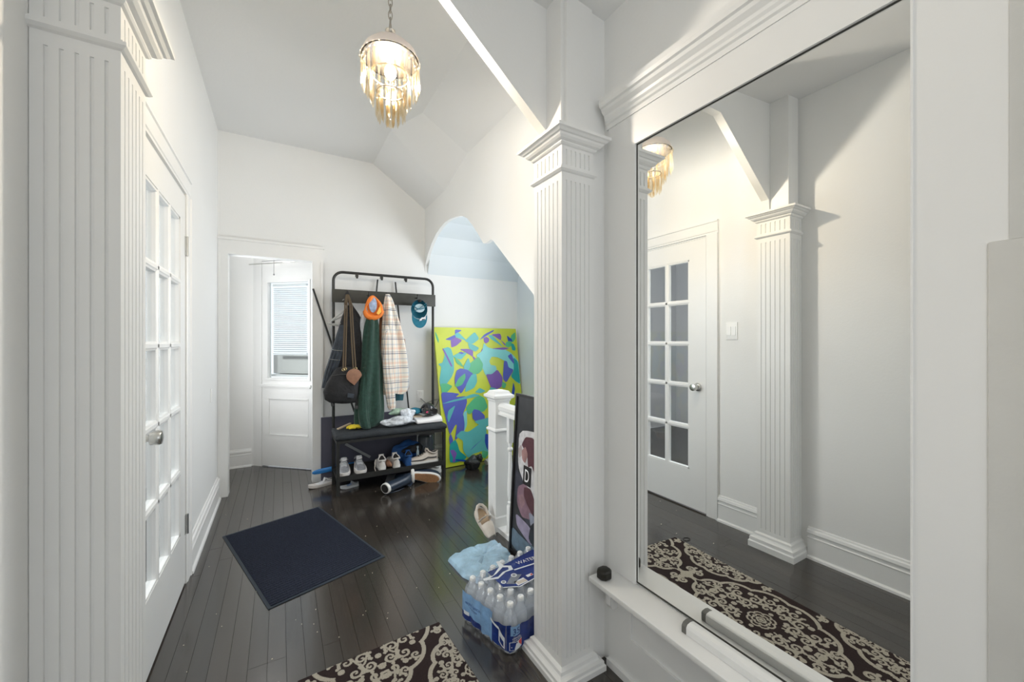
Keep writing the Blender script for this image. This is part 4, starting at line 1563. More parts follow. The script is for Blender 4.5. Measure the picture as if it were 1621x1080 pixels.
# quilted cushion with slightly wavy rim
b = MB()
rs = []
for z, ins in ((0.456, 0.004), (0.462, -0.006), (0.478, -0.008), (0.496, -0.004), (0.506, 0.006)):
    rs.append([])
    xs = [HX0+ins+(HX1-HX0-2*ins)*i/24 for i in range(25)]
    ys = [HYF+ins+(HYB-HYF-0.03-2*ins)*i/8 for i in range(9)]
    w_ = lambda i: 0.004*math.sin(i*1.7)*(1 if z > 0.47 else 0)
    loop = [(x, ys[0], z+w_(i)) for i, x in enumerate(xs)]+[(xs[-1], y, z+w_(i+3)) for i, y in enumerate(ys[1:])]
    loop += [(x, ys[-1], z+w_(i)) for i, x in enumerate(xs[::-1][1:])]+[(xs[0], y, z+w_(i)) for i, y in enumerate(ys[::-1][1:-1])]
    rs[-1] = loop
b.rings(rs)
b.build('seat_cushion', M['seat'], ht, smooth=True, angle=60)
b = MB()
b.box(HX0+0.004, HX1-0.004, HYF+0.002, HYB-0.002, 0.128, 0.146)
b.box(HX0, HX1, HYF-0.002, HYF+0.012, 0.118, 0.160)
b.box(HX0, HX1, HYB-0.012, HYB+0.002, 0.118, 0.160)
b.build('shoe_shelf', M['black_metal'], ht)
SZ = 0.1465

# things behind the hall tree
b = MB()
b.box(0.318, 1.19, 3.925, 3.945, 0.001, 0.592)
o = b.build('foam_board', M['greyboard'], bevel=0.003)
tag(o, 'slate blue flat board standing on edge behind the hall tree', 'board')
for i, (a, c_, lab) in enumerate([((0.258, 3.985, 1.75), (0.60, 3.93, 0.62), 'thin black pole leaning left, its tip sticking out beside the porch doorway'),
                                  ((0.820, 3.985, 1.877), (0.70, 3.935, 0.62), 'thin black pole whose tip rises behind the middle of the hook board'),
                                  ((0.990, 3.985, 1.865), (1.110, 3.935, 0.60), 'thin black pole running down behind the right edge of the plaid shirt')]):
    b = MB()
    b.tube([a, c_], 0.0085 if i == 0 else 0.0075, 8)
    o = b.build('leaning_pole', BM, smooth=True)
    tag(o, lab, 'pole', 'thin black poles leaning behind the hall tree')


# ---------------------------------------------------------------- hanging clothes
def garment(name, m, secs, parent, n=56, fold=0.010, kf=9, seed=0, ph=0.0, twist=0.6, uv=False, thick=True, open_bottom=True):
    """secs: (x, y, z, half width, half depth, fold weight) from the top down"""
    rnd = random.Random(seed)
    ks = [(kf+rnd.randint(-2, 3), rnd.uniform(0, 6.28), rnd.uniform(0.5, 1.0)) for _ in range(3)]
    S_ = []
    m_ = 5
    for i in range(len(secs)-1):
        a, c_ = secs[i], secs[i+1]
        for j in range(m_):
            t = j/m_
            S_.append([a[k]*(1-t)+c_[k]*t for k in range(6)])
    S_.append(list(secs[-1]))
    # relax the linear interpolation
    for _ in range(3):
        S_ = [S_[0]]+[[(S_[i-1][k]+2*S_[i][k]+S_[i+1][k])/4 for k in range(6)] for i in range(1, len(S_)-1)]+[S_[-1]]
    rs = []
    H0, H1 = secs[0][2], secs[-1][2]
    for q in S_:
        x, y, z, hw, hd, fw = q
        r = []
        for i in range(n):
            a = 2*PI*i/n
            f_ = sum(wt*math.sin(k*a+p+twist*(z-H0)*6*((k % 3)-1)) for k, p, wt in ks)/2
            e = 1+fold*fw*f_/max(hd, 0.01)
            f2 = fold*fw*f_
            r.append((x+(hw+f2*0.6)*math.cos(a), y+(hd*e)*math.sin(a), z+(0.006*fw*math.sin(3*a+z*9) if q is S_[-1] else 0)))
        rs.append(r)
    b = MB()
    b.rings(rs)
    zs = (H0, H1)
    uvf = (lambda co: (math.atan2(co.y-sy_, co.x-sx_)/(2*PI)*1.0, co.z*1.0)) if uv else None
    sx_ = sum(p[0] for p in rs[len(rs)//2])/n
    sy_ = sum(p[1] for p in rs[len(rs)//2])/n
    if uv:
        iv = WM[parent.name].inverted() if parent else Matrix.Identity(4)
        cc = iv @ Vector((sx_, sy_, 0))
        sx_, sy_ = cc.x, cc.y
    return b.build(name, m, parent, smooth=True, angle=80, uvf=uvf)


# hangers first (far left)
for i, (x, y, z, rz, lab) in enumerate([(0.515, 3.80, 1.475, R(14), 'grey plastic clothes hanger poking out behind the bag straps, the upper of two'),
                                        (0.525, 3.81, 1.440, R(-10), 'grey plastic clothes hanger poking out behind the bag straps, the lower of two')]):
    b = MB()
    pts = [(-0.16, 0, -0.03), (-0.13, 0, 0.0), (-0.02, 0, 0.075), (0.02, 0, 0.075), (0.13, 0, 0.0), (0.16, 0, -0.03), (0.13, 0, -0.035), (-0.13, 0, -0.035)]
    b.tube(pts, 0.007, 7, closed=True)
    hk = [(0, 0, 0.08), (0, 0, 0.12), (0.018, 0, 0.14), (0.02, 0, 0.165), (0, 0, 0.18), (-0.02, 0, 0.168)]
    m4 = TR(x, y, z, rz=rz) @ Matrix.Rotation(R(8 if i else -6), 4, 'Y')
    t = thing('clothes_hanger', lab, 'hanger', mtx=m4, group='grey hangers on the coat rack')
    L(b, 'arms', M['hanger'], t, smooth=True)
    b = MB()
    b.tube(hk, 0.004, 6)
    L(b, 'hanger_hook', M['hanger'], t, smooth=True)

jk = thing('black_jacket', 'black and slate jacket hanging behind the black bag', 'jacket', (0.56, 3.79, 1.6))
garment('body', M['black_cloth'], [(0.545, 3.795, 1.60, .02, .02, 0), (0.55, 3.79, 1.52, .07, .03, .5), (0.56, 3.785, 1.40, .11, .035, 1), (0.55, 3.785, 1.20, .13, .04, 1), (0.53, 3.785, 0.98, .13, .04, 1), (0.53, 3.785, 0.86, .12, .04, 1)], jk, seed=3)
garment('sleeve', M['denim'], [(0.47, 3.765, 1.42, .02, .02, 0), (0.455, 3.755, 1.30, .04, .03, .6), (0.42, 3.75, 1.15, .045, .03, .8), (0.375, 3.745, 1.0, .045, .03, .8), (0.345, 3.745, 0.88, .035, .028, .5)], jk, seed=5, n=32)
for zz, xx in ((1.21, .425), (1.13, .402)):
    b = MB()
    b.tube([(xx-0.045, 3.72, zz-0.004), (xx, 3.712, zz-0.012), (xx+0.05, 3.718, zz-0.018)], 0.0022, 5)
    b.build('reflective_piping', M['steel'], jk)

# grey tee and brown jacket slivers
o = garment('pale_tee_shirt', M['tee'], [(0.665, 3.775, 1.55, .02, .015, 0), (0.66, 3.77, 1.48, .035, .022, .6), (0.655, 3.77, 1.36, .045, .024, 1), (0.655, 3.77, 1.26, .03, .02, .5)], None, seed=8, n=36)
tag(o, 'pale grey and blue cotton top peeking out left of the green sweater', 'shirt')
o = garment('brown_jacket', mat('rust_brown_suede', (0.17, 0.07, 0.03), 0.85, noise=0.2, scale=25), [(0.82, 3.80, 1.55, .015, .015, 0), (0.825, 3.798, 1.45, .03, .02, .5), (0.83, 3.796, 1.2, .04, .022, 1), (0.84, 3.796, 0.95, .04, .022, .8)], None, seed=9, n=36)
tag(o, 'rust brown jacket showing as a narrow strip between green sweater and plaid shirt', 'jacket')

# messenger bag on its straps
bg_ = thing('shoulder_bag', 'black shoulder bag with olive straps hanging from the left hook', 'bag', (0.47, 3.69, 0.8))
rs = []
for z, x, hw, hd in ((0.745, .47, .05, .03), (0.752, .465, .105, .045), (0.775, .455, .130, .055), (0.84, .455, .140, .062), (0.92, .470, .128, .058), (0.99, .488, .108, .048), (1.045, .50, .082, .035), (1.06, .505, .05, .02)):
    rs.append([(x+hw*(abs(math.cos(a))**0.75)*math.copysign(1, math.cos(a))+0.002*math.sin(7*a+z*30), 3.685+hd*(abs(math.sin(a))**0.85)*math.copysign(1, math.sin(a))*(1+0.05*math.sin(5*a+z*20)), z-0.10*(x+hw*math.cos(a)-.46)*0.8) for a in [2*PI*i/36 for i in range(36)]])
b = MB()
b.rings(rs)
b.build('bag_body', M['black_cloth'], bg_, smooth=True, angle=70)
b = MB()
b.tube([(0.372+0.23*t, 3.628+0.03*abs(t-0.5), 0.985+0.02*math.sin(3*t)-0.018*t) for t in [i/10 for i in range(11)]], 0.004, 6)
b.build('flap_edge', M['dkgrey'], bg_, smooth=True)
b = MB()
b.prism([(0.495, 0.80), (0.545, 0.79), (0.55, 0.825), (0.50, 0.835)], 3.618, 3.628, 'y')
b.build('sewn_label', M['denim'], bg_)
for k, (x0_, x1_) in enumerate(((0.492, 0.466), (0.508, 0.484), (0.532, 0.548), (0.548, 0.568))):
    b = MB()
    b.tube([(0.516+(k-1.5)*0.004, 3.772, 1.708), (0.514+(k-1.5)*0.006, 3.755, 1.69), (x0_, 3.735, 1.60), ((x0_+x1_)/2, 3.70, 1.3), (x1_, 3.655, 1.04)], 0.0062, 6, flat=0.45)
    so__ = b.build('strap', M['olive'], bg_, smooth=True)
    x, z = ((0.468, 1.035), (0.482, 1.04), (0.552, 1.03), (0.566, 1.04))[k]
    b = MB()
    b.tube([(x+0.011*math.cos(2*PI*i/12), 3.648, z+0.011*math.sin(2*PI*i/12)) for i in range(12)], 0.0025, 6, closed=True)
    b.build('brass_ring', M['brass'], so__, smooth=True)
b = MB()
b.tube([(0.50, 3.775, 1.60), (0.507, 3.768, 1.69), (0.516, 3.76, 1.715), (0.526, 3.768, 1.69), (0.54, 3.775, 1.60)], [0.012, 0.015, 0.015, 0.015, 0.012], 8)
b.build('strap_loop', M['black_cloth'], bg_, smooth=True)
b = MB()
arc = [(0.555+0.062*math.cos(a), 1.0+0.062*math.sin(a)) for a in [PI*k/12 for k in range(13)]]
b.prism([(p[0]-0.005, p[1]-0.02) for p in arc]+[(0.492, 0.955), (0.520, 0.925), (0.552, 0.900), (0.585, 0.940)], 3.618, 3.632, 'y')
b.build('leather_patch', M['brown'], bg_, bevel=0.003)
for (x, z, a) in ((0.375, 0.765, 0.5), (0.575, 0.725, -0.1)):
    b = MB()
    b.bar((x, 3.66, z+0.05), (x+0.01*a, 3.655, z-0.01), 0.020, 0.008)
    wt_ = b.build('webbing_tail', M['black_cloth'], bg_)
    b = MB()
    b.bar((x+0.01*a, 3.655, z-0.008), (x+0.02*a, 3.652, z-0.035), 0.028, 0.012)
    b.build('buckle', M['dkgrey'], wt_, bevel=0.002)

# green sweater
gs = thing('green_sweater', 'dark green knit sweater hanging down onto the bench seat', 'sweater', (0.70, 3.73, 1.0))
garment('body', M['green'], [(0.725, 3.765, 1.56, .02, .02, 0), (0.722, 3.755, 1.50, .045, .035, .5), (0.715, 3.74, 1.42, .064, .045, 1), (0.705, 3.73, 1.25, .075, .05, 1.2), (0.712, 3.72, 1.05, .088, .055, 1.4),
                             (0.700, 3.71, 0.85, .100, .060, 1.5), (0.695, 3.70, 0.68, .118, .066, 1.4), (0.69, 3.70, 0.56, .120, .062, 1.1), (0.685, 3.70, 0.525, .098, .054, 0.7), (0.68, 3.70, 0.511, .06, .045, 0.2)], gs, fold=0.020, kf=5, seed=21)
garment('sleeve', M['green'], [(0.655, 3.70, 1.05, .02, .015, 0), (0.645, 3.675, 0.95, .03, .022, .4), (0.63, 3.655, 0.78, .038, .026, .8), (0.628, 3.64, 0.62, .042, .028, .8), (0.645, 3.635, 0.53, .04, .028, .6), (0.66, 3.64, 0.511, .03, .022, .2)], gs, fold=0.006, kf=5, seed=22, n=32)

# orange hood / bag draped on top
og = thing('orange_hood', 'bright orange hood with pale blue lining hooked above the green sweater', 'hood', (0.74, 3.74, 1.55))
b = MB()
loop = []
for i in range(28):
    a = 2*PI*i/28
    loop.append((0.728+0.066*math.cos(a)*(1-0.38*math.sin(a)), 3.715+0.015*math.sin(2*a), 1.585+0.095*math.sin(a)))
b.tube(loop, [0.013+0.005*math.sin(3*2*PI*i/28+1)+(0.010 if 15 < i < 27 else 0) for i in range(28)], 9, closed=True)
b.build('rim', M['orange'], og, smooth=True)
b = MB()
b.rings([[(0.733+s*0.060*math.cos(a), 3.722+0.035*(1-s), 1.585+s*0.085*math.sin(a)) for a in [2*PI*i/24 for i in range(24)]] for s in (1, .7, .4, .1)])
b.build('hood_back', M['orange'], og, smooth=True)
b = MB()
b.rings([[(0.722+0.034*s*math.cos(a), 3.704-0.006*(1-s), 1.605+0.070*s*math.sin(a)) for a in [2*PI*i/20 for i in range(20)]] for s in (1, .6, .1)])
b.build('lining', mat('pale_blue_lining', (0.36, 0.45, 0.62), 0.6, noise=0.4, scale=30), og, smooth=True)
b = MB()
b.prism([(0.748, 1.53), (0.782, 1.60), (0.790, 1.54), (0.765, 1.515)], 3.684, 3.690, 'y')
b.build('yellow_tab', mat('amber_tab', (0.9, 0.5, 0.08), 0.6), og)

# plaid shirt
ps = thing('plaid_shirt', 'cream, peach and grey plaid shirt hanging from a middle hook', 'shirt', (0.90, 3.74, 1.0))
garment('body', M['plaid'], [(0.862, 3.755, 1.715, .018, .016, 0), (0.868, 3.745, 1.66, .036, .03, .4), (0.875, 3.74, 1.55, .055, .04, .8), (0.895, 3.74, 1.38, .085, .045, 1.2), (0.915, 3.74, 1.15, .108, .05, 1.5),
                             (0.925, 3.74, 0.95, .120, .052, 1.6), (0.925, 3.74, 0.82, .118, .05, 1.4), (0.915, 3.742, 0.79, .10, .045, 1.0)], ps, fold=0.018, kf=6, seed=31, uv=True)
garment('sleeve', M['plaid'], [(0.845, 3.70, 1.42, .02, .015, 0), (0.84, 3.685, 1.3, .035, .022, .5), (0.842, 3.68, 1.05, .042, .026, 1), (0.865, 3.68, 0.82, .045, .026, 1), (0.88, 3.685, 0.68, .036, .022, .8), (0.882, 3.69, 0.655, .026, .018, .2)], ps, fold=0.006, kf=5, seed=32, uv=True, n=32)
garment('lining', M['brown'], [(1.02, 3.775, 1.3, .008, .01, 0), (1.03, 3.775, 1.05, .02, .015, .4), (1.045, 3.775, 0.83, .022, .015, .4), (1.045, 3.775, 0.815, .015, .012, .2)], ps, seed=33, n=24)
o = garment('teal_garment', M['dteal'], [(0.975, 3.80, 1.0, .02, .015, 0), (0.975, 3.80, 0.9, .045, .02, .5), (0.972, 3.80, 0.76, .05, .02, .6), (0.972, 3.80, 0.715, .045, .018, .3)], None, seed=41, n=28)
tag(o, 'dark teal garment just showing below the hem of the plaid shirt', 'garment')

# teal cap hanging by its strap
cp = thing('baseball_cap', 'teal baseball cap with adjustable strap hanging on the right end of the rack', 'cap', mtx=TR(1.150, 3.79, 1.548))
b = MB()
rs = []
for k in range(9):
    t = k/8
    a = t*PI/2
    rs.append([(0.078*math.cos(a)*math.cos(q)*1.0, -0.014-0.088*math.sin(a), 0.035+0.092*math.cos(a)*math.sin(q)) for q in [2*PI*i/28 for i in range(28)]])
rs[-1] = [(0.004*math.cos(2*PI*i/28), -0.1022, 0.035+0.004*math.sin(2*PI*i/28)) for i in range(28)]
b.rings(rs, cap=False)
# shell turned so the crown's underside and strap face the room
crown = MB()
crown.rings([[(x, -y-0.09, z) for x, y, z in r] for r in rs], cap=False)
L(crown, 'crown', M['teal'], cp, smooth=True)
b = MB()
brim = []
for t in (0, 1):
    pass
pts = [(0.074*math.cos(a), -0.045+0.100*math.sin(a)-0.0) for a in [PI+PI*k/14 for k in range(15)]]
inner = [(0.072*math.cos(a), 0.0+0.062*math.sin(a)) for a in [2*PI-PI*k/14 for k in range(15)]]
vs0 = [(x, -0.082-0.012*(1-abs(x)/0.075), z) for x, z in pts+inner]
vs1 = [(x, y+0.004, z) for x, y, z in vs0]
n_ = len(vs0)
b.add(vs0+vs1, [tuple(range(n_))[::-1], tuple(range(n_, 2*n_))]+[(i, (i+1) % n_, n_+(i+1) % n_, n_+i) for i in range(n_)])
L(b, 'brim', M['teal'], cp, smooth=True, angle=50)
b = MB()
b.tube([(-0.070, -0.088, 0.072), (-0.03, -0.096, 0.040), (0.0, -0.098, 0.034), (0.04, -0.096, 0.045), (0.070, -0.086, 0.080)], 0.0075, 7, flat=0.5)
b.tube([(-0.066, -0.088, 0.010), (-0.01, -0.098, 0.038), (0.064, -0.090, 0.095)], 0.006, 7, flat=0.5)
L(b, 'adjusting_strap', M['teal'], cp, smooth=True)
b = MB()
b.rings([[(0.050*s*math.cos(a), -0.082+0.02*(1-s), 0.045+0.040*s*math.sin(a)) for a in [2*PI*i/24 for i in range(24)]] for s in (1, .6, .1)])
L(b, 'mesh_lining', mat('pale_blue_mesh', (0.42, 0.55, 0.60), 0.8), cp, smooth=True)
b = MB()
b.prism([(-0.010, -0.078), (0.052, -0.062), (0.056, -0.040), (0.016, -0.044), (0.0, -0.060)], -0.100, -0.097, 'y')
wl_ = L(b, 'white_logo', M['white_cloth'], cp)
b = MB()
b.prism([(0.016, -0.070), (0.046, -0.062), (0.044, -0.056), (0.018, -0.060)], -0.1015, -0.0995, 'y')
L(b, 'logo_stroke', M['dark'], wl_)
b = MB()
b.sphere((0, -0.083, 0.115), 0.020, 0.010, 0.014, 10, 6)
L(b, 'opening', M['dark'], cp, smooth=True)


# ---------------------------------------------------------------- shoes
def shoe(name, label, up, so, mtx, Ls=0.28, Wd=0.098, H=0.10, kind='sneaker', group=None, lace=None, stripe=None, soled=None):
    t = thing(name, label, 'shoe', mtx=mtx, group=group)

    def hw(u):                     # half width along the length, 0 heel .. 1 toe
        return Wd/2*(0.70+0.30*math.sin(PI*min(max((u-0.30)/0.75, 0), 1)))*math.sqrt(max(1-((u-0.5)/0.512)**6, 0.02))

    def ht_(u):
        if u < 0.32:
            return H*(0.93-0.15*math.sin(PI*u/0.32))
        if u < 0.52:
            return H*(1.05-0.32*(u-0.32)/0.20)
        return H*(0.73-0.38*(u-0.52)/0.48)
    st_ = 0.026
    n = 20
    us = [0.0, 0.02, 0.06, 0.12, 0.2, 0.3, 0.36, 0.42, 0.5, 0.58, 0.66, 0.75, 0.84, 0.91, 0.96, 0.99, 1.0]
    rs = []
    for u in us:
        h_ = ht_(u)
        w_ = hw(u)*0.96
        e = 1.0
        if u > 0.9:
            h_ = st_+(h_-st_)*math.sqrt(max(1-((u-0.9)/0.105)**2, 0.03))
        if u < 0.05:
            h_ *= 0.96
        r = []
        for i in range(n):
            a = 2*PI*i/n
            cz = math.sin(a)
            cy_ = math.cos(a)
            pw_ = 0.62 if cz < 0 else (1.25 if u < 0.5 else 1.0)
            zz = st_-0.004+(h_-st_)*max(cz, 0)**0.8 if cz > 0 else st_-0.004
            r.append((u*Ls, w_*math.copysign(abs(cy_)**pw_, cy_), zz))
        rs.append(r)
    b = MB()
    b.rings(rs)
    L(b, 'upper', up, t, smooth=True, angle=60)
    rs = []
    for z, k in ((0.0, 0.96), (0.004, 1.0), (st_*0.6, 1.03), (st_, 1.0)):
        lp = []
        uu = [0.0, 0.01, 0.04, 0.1, 0.2, 0.3, 0.45, 0.6, 0.75, 0.87, 0.94, 0.985, 1.0]
        toe = 0.010
        for u in uu:
            lp.append((u*Ls*1.02-0.003, hw(u)*k*1.04, z+(toe*max(u-0.8, 0)/0.2)))
        for u in uu[::-1]:
            lp.append((u*Ls*1.02-0.003, -hw(u)*k*1.04, z+(toe*max(u-0.8, 0)/0.2)))
        rs.append(lp)
    b = MB()
    b.rings(rs)
    L(b, 'sole', so, t, smooth=True, angle=50)
    # ankle opening with collar
    if kind in ('sneaker', 'boot'):
        b = MB()
        col_ = []
        for i in range(20):
            a = 2*PI*i/20
            u = 0.175+0.165*math.cos(a)
            col_.append((u*Ls, Wd*0.30*math.sin(a), ht_(min(max(u, 0), 0.33))+0.002+0.006*math.cos(a)))
        b.tube(col_, 0.0065, 7, closed=True)
        L(b, 'collar', up, t, smooth=True)
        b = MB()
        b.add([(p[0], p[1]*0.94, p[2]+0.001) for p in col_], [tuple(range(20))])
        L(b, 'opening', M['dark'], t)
        b = MB()
        b.rings([[(Ls*(0.36+0.02*k)+o, y, ht_(0.34)*(1.0)+0.016-0.012*k) for o, y in ((0, -0.022), (0.006, -0.022), (0.006, 0.022), (0, 0.022))] for k in (0, 1, 2)])
        L(b, 'tongue', up, t)
    if lace is not None:
        b = MB()
        for k in range(4):
            u = 0.42+0.065*k
            z = ht_(u)+0.003
            b.tube([(u*Ls, -0.024, z-0.008), (u*Ls+0.005, 0, z), (u*Ls, 0.024, z-0.008)], 0.0028, 5)
        L(b, 'laces', lace, t, smooth=True)
    if stripe is not None:
        for j, zf in enumerate((0.45, 0.62)):
            for s in (-1, 1):
                b = MB()
                b.tube([(u*Ls, s*(hw(u)*(0.985-0.12*zf)+0.001), st_+(ht_(u)-st_)*(zf*0.55+0.09*math.sin(u*9))) for u in [0.05+0.9*i/16 for i in range(17)]], 0.0028, 5)
                L(b, 'side_line', stripe, t, smooth=True)
    return t


Z = SZ
shoe('sneaker', 'silver sneaker at the left end of the shoe shelf', M['silver'], M['white_shoe'], TR(0.495, 3.83, Z, rz=R(-97)), 0.285, lace=M['white_cloth'], stripe=M['white_shoe'], group='silver sneakers')
shoe('sneaker', 'silver sneaker second from the left on the shoe shelf', M['silver'], M['white_shoe'], TR(0.610, 3.83, Z, rz=R(-92)), 0.285, lace=M['white_cloth'], stripe=M['white_shoe'], group='silver sneakers')
w1 = shoe('sneaker', 'white sneaker with a loose lace, next to the silver pair on the shelf', M['white_shoe'], M['sole'], TR(0.775, 3.565, Z, rz=R(84)), 0.27, lace=M['cream_shoe'], group='white sneakers')
shoe('sneaker', 'white sneaker standing beside the royal blue shoe on the shelf', M['white_shoe'], M['sole'], TR(0.905, 3.565, Z, rz=R(91)), 0.27, lace=M['cream_shoe'], group='white sneakers')
b = MB()
b.tube([(0.735, 3.63, Z+0.085), (0.725, 3.60, Z+0.095), (0.712, 3.57, Z+0.07), (0.708, 3.56, Z+0.03), (0.716, 3.555, Z+0.004)], 0.0028, 5)
b.build('loose_lace', M['cream_shoe'], w1, smooth=True)
shoe('sneaker', 'royal blue shoe standing in the middle of the shoe shelf', M['blue'], M['blue'], TR(1.010, 3.575, Z, rz=R(80)), 0.26, H=0.105, group='blue shoe pair')
shoe('running_shoe', 'pale pink and grey running shoe with layered side lines at the right of the shelf', M['cream_shoe'], M['sole'], TR(1.285, 3.585, Z, rz=R(172)), 0.29, H=0.115, lace=M['dark'], stripe=M['dkgrey'])


def crumple(name, label, cat, m, c, r, n=28, k=14, amp=0.25, seed=1, zmin=None, sharp=3.0, thingp=None):
    rnd = random.Random(seed)
    dirs = [(Vector((rnd.gauss(0, 1), rnd.gauss(0, 1), rnd.gauss(0, 1))).normalized(), rnd.uniform(-1, 1)) for _ in range(k*3)]
    b = MB()
    rs = []
    for i in range(k+1):
        a = -PI/2+PI*i/k
        rr_ = []
        for j in range(n):
            q = 2*PI*j/n
            d = Vector((math.cos(a)*math.cos(q), math.cos(a)*math.sin(q), math.sin(a)))
            f_ = 1+amp*sum(w_*max(d.dot(v), 0)**(sharp*3) for v, w_ in dirs)
            z = c[2]+r[2]*d.z*f_
            if zmin is not None:
                z = max(z, zmin)
            rr_.append((c[0]+r[0]*d.x*f_, c[1]+r[1]*d.y*f_, z))
        rs.append(rr_)
    b.rings(rs)
    o = b.build(name, m, thingp, smooth=True, angle=28)
    if thingp is None:
        tag(o, label, cat)
    return o


crumple('brown_shoe', 'small brown leather shoe showing between the two white sneakers on the shelf', 'shoe', M['brown'], (0.842, 3.64, Z+0.032), (0.022, 0.07, 0.030), seed=52, zmin=Z+0.001, amp=0.15)
crumple('blue_bundle', 'royal blue crumpled cloth bundle at the back of the shoe shelf', 'cloth', M['blue'], (1.04, 3.80, Z+0.080), (0.13, 0.05, 0.080), seed=4, zmin=Z+0.001, amp=0.45, sharp=4)
crumple('black_bundle', 'black crumpled cloth thrown over the blue bundle on the shoe shelf', 'cloth', M['black_cloth'], (1.10, 3.74, Z+0.11), (0.085, 0.045, 0.04), seed=7, amp=0.35)
jr = thing('storage_jar', 'smoky clear plastic jar standing at the right end of the shoe shelf', 'jar', (1.235, 3.775, Z))
b = MB()
b.lathe([(0.07, 0.0005), (0.078, 0.006), (0.078, 0.20), (0.070, 0.215), (0.066, 0.222)], 1.235, 3.775, 28, Z)
b.build('body', M['jar'], jr, smooth=True)
b = MB()
b.lathe([(0.070, 0.222), (0.072, 0.226), (0.072, 0.246), (0.066, 0.250)], 1.235, 3.775, 28, Z)
b.build('lid', M['dkgrey'], jr, smooth=True)
b = MB()
b.lathe([(0.012, 0.001), (0.014, 0.01), (0.013, 0.09), (0.006, 0.11), (0.006, 0.12), (0.009, 0.122), (0.009, 0.14)], 1.125, 3.69, 12, Z+0.0)
o = b.build('small_spray_bottle', mat('cloudy_plastic', (0.45, 0.55, 0.60), 0.2), smooth=True)
tag(o, 'small cloudy plastic bottle standing behind the running shoe', 'bottle')

# lath and blue paddle behind
b = MB()
b.bar((0.520, 3.910, 0.335), (0.735, 3.905, 0.185), 0.010, 0.022)
o = b.build('grey_lath', M['grey_bar'])
tag(o, 'grey flat lath leaning diagonally against the slate board under the bench seat', 'lath')
b = MB()
b.rings([[(x, 3.895+0.012*math.cos(a)*k, 0.120+0.022*math.sin(a)*k+dz) for a in [2*PI*i/12 for i in range(12)]] for x, k, dz in ((0.245, 0.3, -.002), (0.262, 0.8, 0), (0.30, 1, 0.003), (0.50, 1, 0.018), (0.62, 0.8, 0.028))])
o = b.build('blue_paddle', M['bluep'], smooth=True)
tag(o, 'flat blue plastic paddle sticking out left below the hall tree shelf', 'paddle')

# ---------------------------------------------------------------- on the bench seat
BZ = 0.5135
b = MB()
gl = thing('yellow_gloves', 'yellow knit gloves lying at the left of the bench seat', 'gloves', (0.57, 3.70, BZ))
crumple('palm', '', '', M['yellow'], (0.595, 3.70, BZ+0.018), (0.055, 0.045, 0.018), seed=12, zmin=BZ, amp=0.15, thingp=gl)
for i, (dx, dy, ln) in enumerate(((-0.055, -0.035, .055), (-0.065, -0.012, .065), (-0.062, 0.012, .06), (-0.05, 0.032, .05), (0.0, 0.045, .045))):
    b = MB()
    x, y = 0.595+dx*0.5, 3.70+dy
    b.tube([(x, y, BZ+0.014), (x-ln*0.5, y+dy*0.2, BZ+0.018), (x-ln, y+dy*0.3, BZ+0.012)], [0.012, 0.012, 0.008], 8)
    b.build('finger', M['yellow'], gl, smooth=True)
b = MB()
b.bar((0.43, 3.715, BZ+0.006), (0.545, 3.79, BZ+0.030), 0.020, 0.010)
o = b.build('tan_card_strip', M['tan'])
tag(o, 'tan card strip lying at the left end of the bench seat', 'strip')
crumple('clear_plastic_bag', 'crinkled clear plastic bag lying flat right of the green sweater on the seat', 'plastic bag', M['plastic_bag'], (0.915, 3.645, BZ+0.034), (0.135, 0.07, 0.040), seed=15, zmin=BZ, amp=0.38, n=40, k=20, sharp=5)
crumple('clear_plastic_bag', 'upright knotted clear plastic bag bulging beside the white foam piece on the seat', 'plastic bag', M['plastic_bag'], (1.035, 3.70, BZ+0.060), (0.055, 0.05, 0.062), seed=17, zmin=BZ, amp=0.3, n=36, k=18, sharp=5)
crumple('green_tinted_wrapper', 'pale green and pink wrapper on top of the clear bags behind the plaid sleeve', 'wrapper', mat('pale_green_film', (0.40, 0.55, 0.42), 0.3, noise=0.5, scale=30), (0.96, 3.765, BZ+0.10), (0.075, 0.04, 0.030), seed=19, amp=0.4, n=36, k=16, sharp=5)
crumple('blue_beanie', 'blue knitted hat lying behind the clear bags on the seat', 'hat', M['teal'], (1.125, 3.765, BZ+0.095), (0.068, 0.05, 0.032), seed=23, amp=0.12)
b = MB()
b.box(1.07, 1.18, 3.72, 3.81, BZ, BZ+0.052)
o = b.build('tan_carton', M['tan'], bevel=0.003)
tag(o, 'small tan carton under the blue knitted hat on the seat', 'box')
b = MB()
b.rings([[(x, y, BZ+z) for y, z in ((3.60, 0), (3.78, 0), (3.78, h_), (3.62, h_*0.8), (3.60, h_*0.4))] for x, h_ in ((1.095, 0.045), (1.14, 0.040), (1.22, 0.042), (1.29, 0.062), (1.335, 0.060), (1.34, 0.03))])
o = b.build('white_foam_piece', M['foam'], smooth=True, bevel=0.003)
tag(o, 'long white moulded foam piece at the right end of the bench seat', 'foam')
hm = thing('black_helmet', 'glossy black helmet with a pink decal resting on the white foam piece', 'helmet', (1.245, 3.735, BZ+0.06))
rs = []
for k in range(9):
    a = PI/2*k/8
    rs.append([(1.245+0.084*math.cos(a)*math.cos(q), 3.735+0.078*math.cos(a)*math.sin(q), BZ+0.064+0.104*math.sin(a)-0.012*math.cos(q)*math.cos(a)) for q in [2*PI*i/28 for i in range(28)]])
b = MB()
b.rings(rs)
b.build('shell', M['helmet'], hm, smooth=True)
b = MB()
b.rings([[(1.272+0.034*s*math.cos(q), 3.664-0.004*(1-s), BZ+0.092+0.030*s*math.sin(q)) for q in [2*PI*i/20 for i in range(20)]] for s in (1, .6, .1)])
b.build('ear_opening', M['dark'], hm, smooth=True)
b = MB()
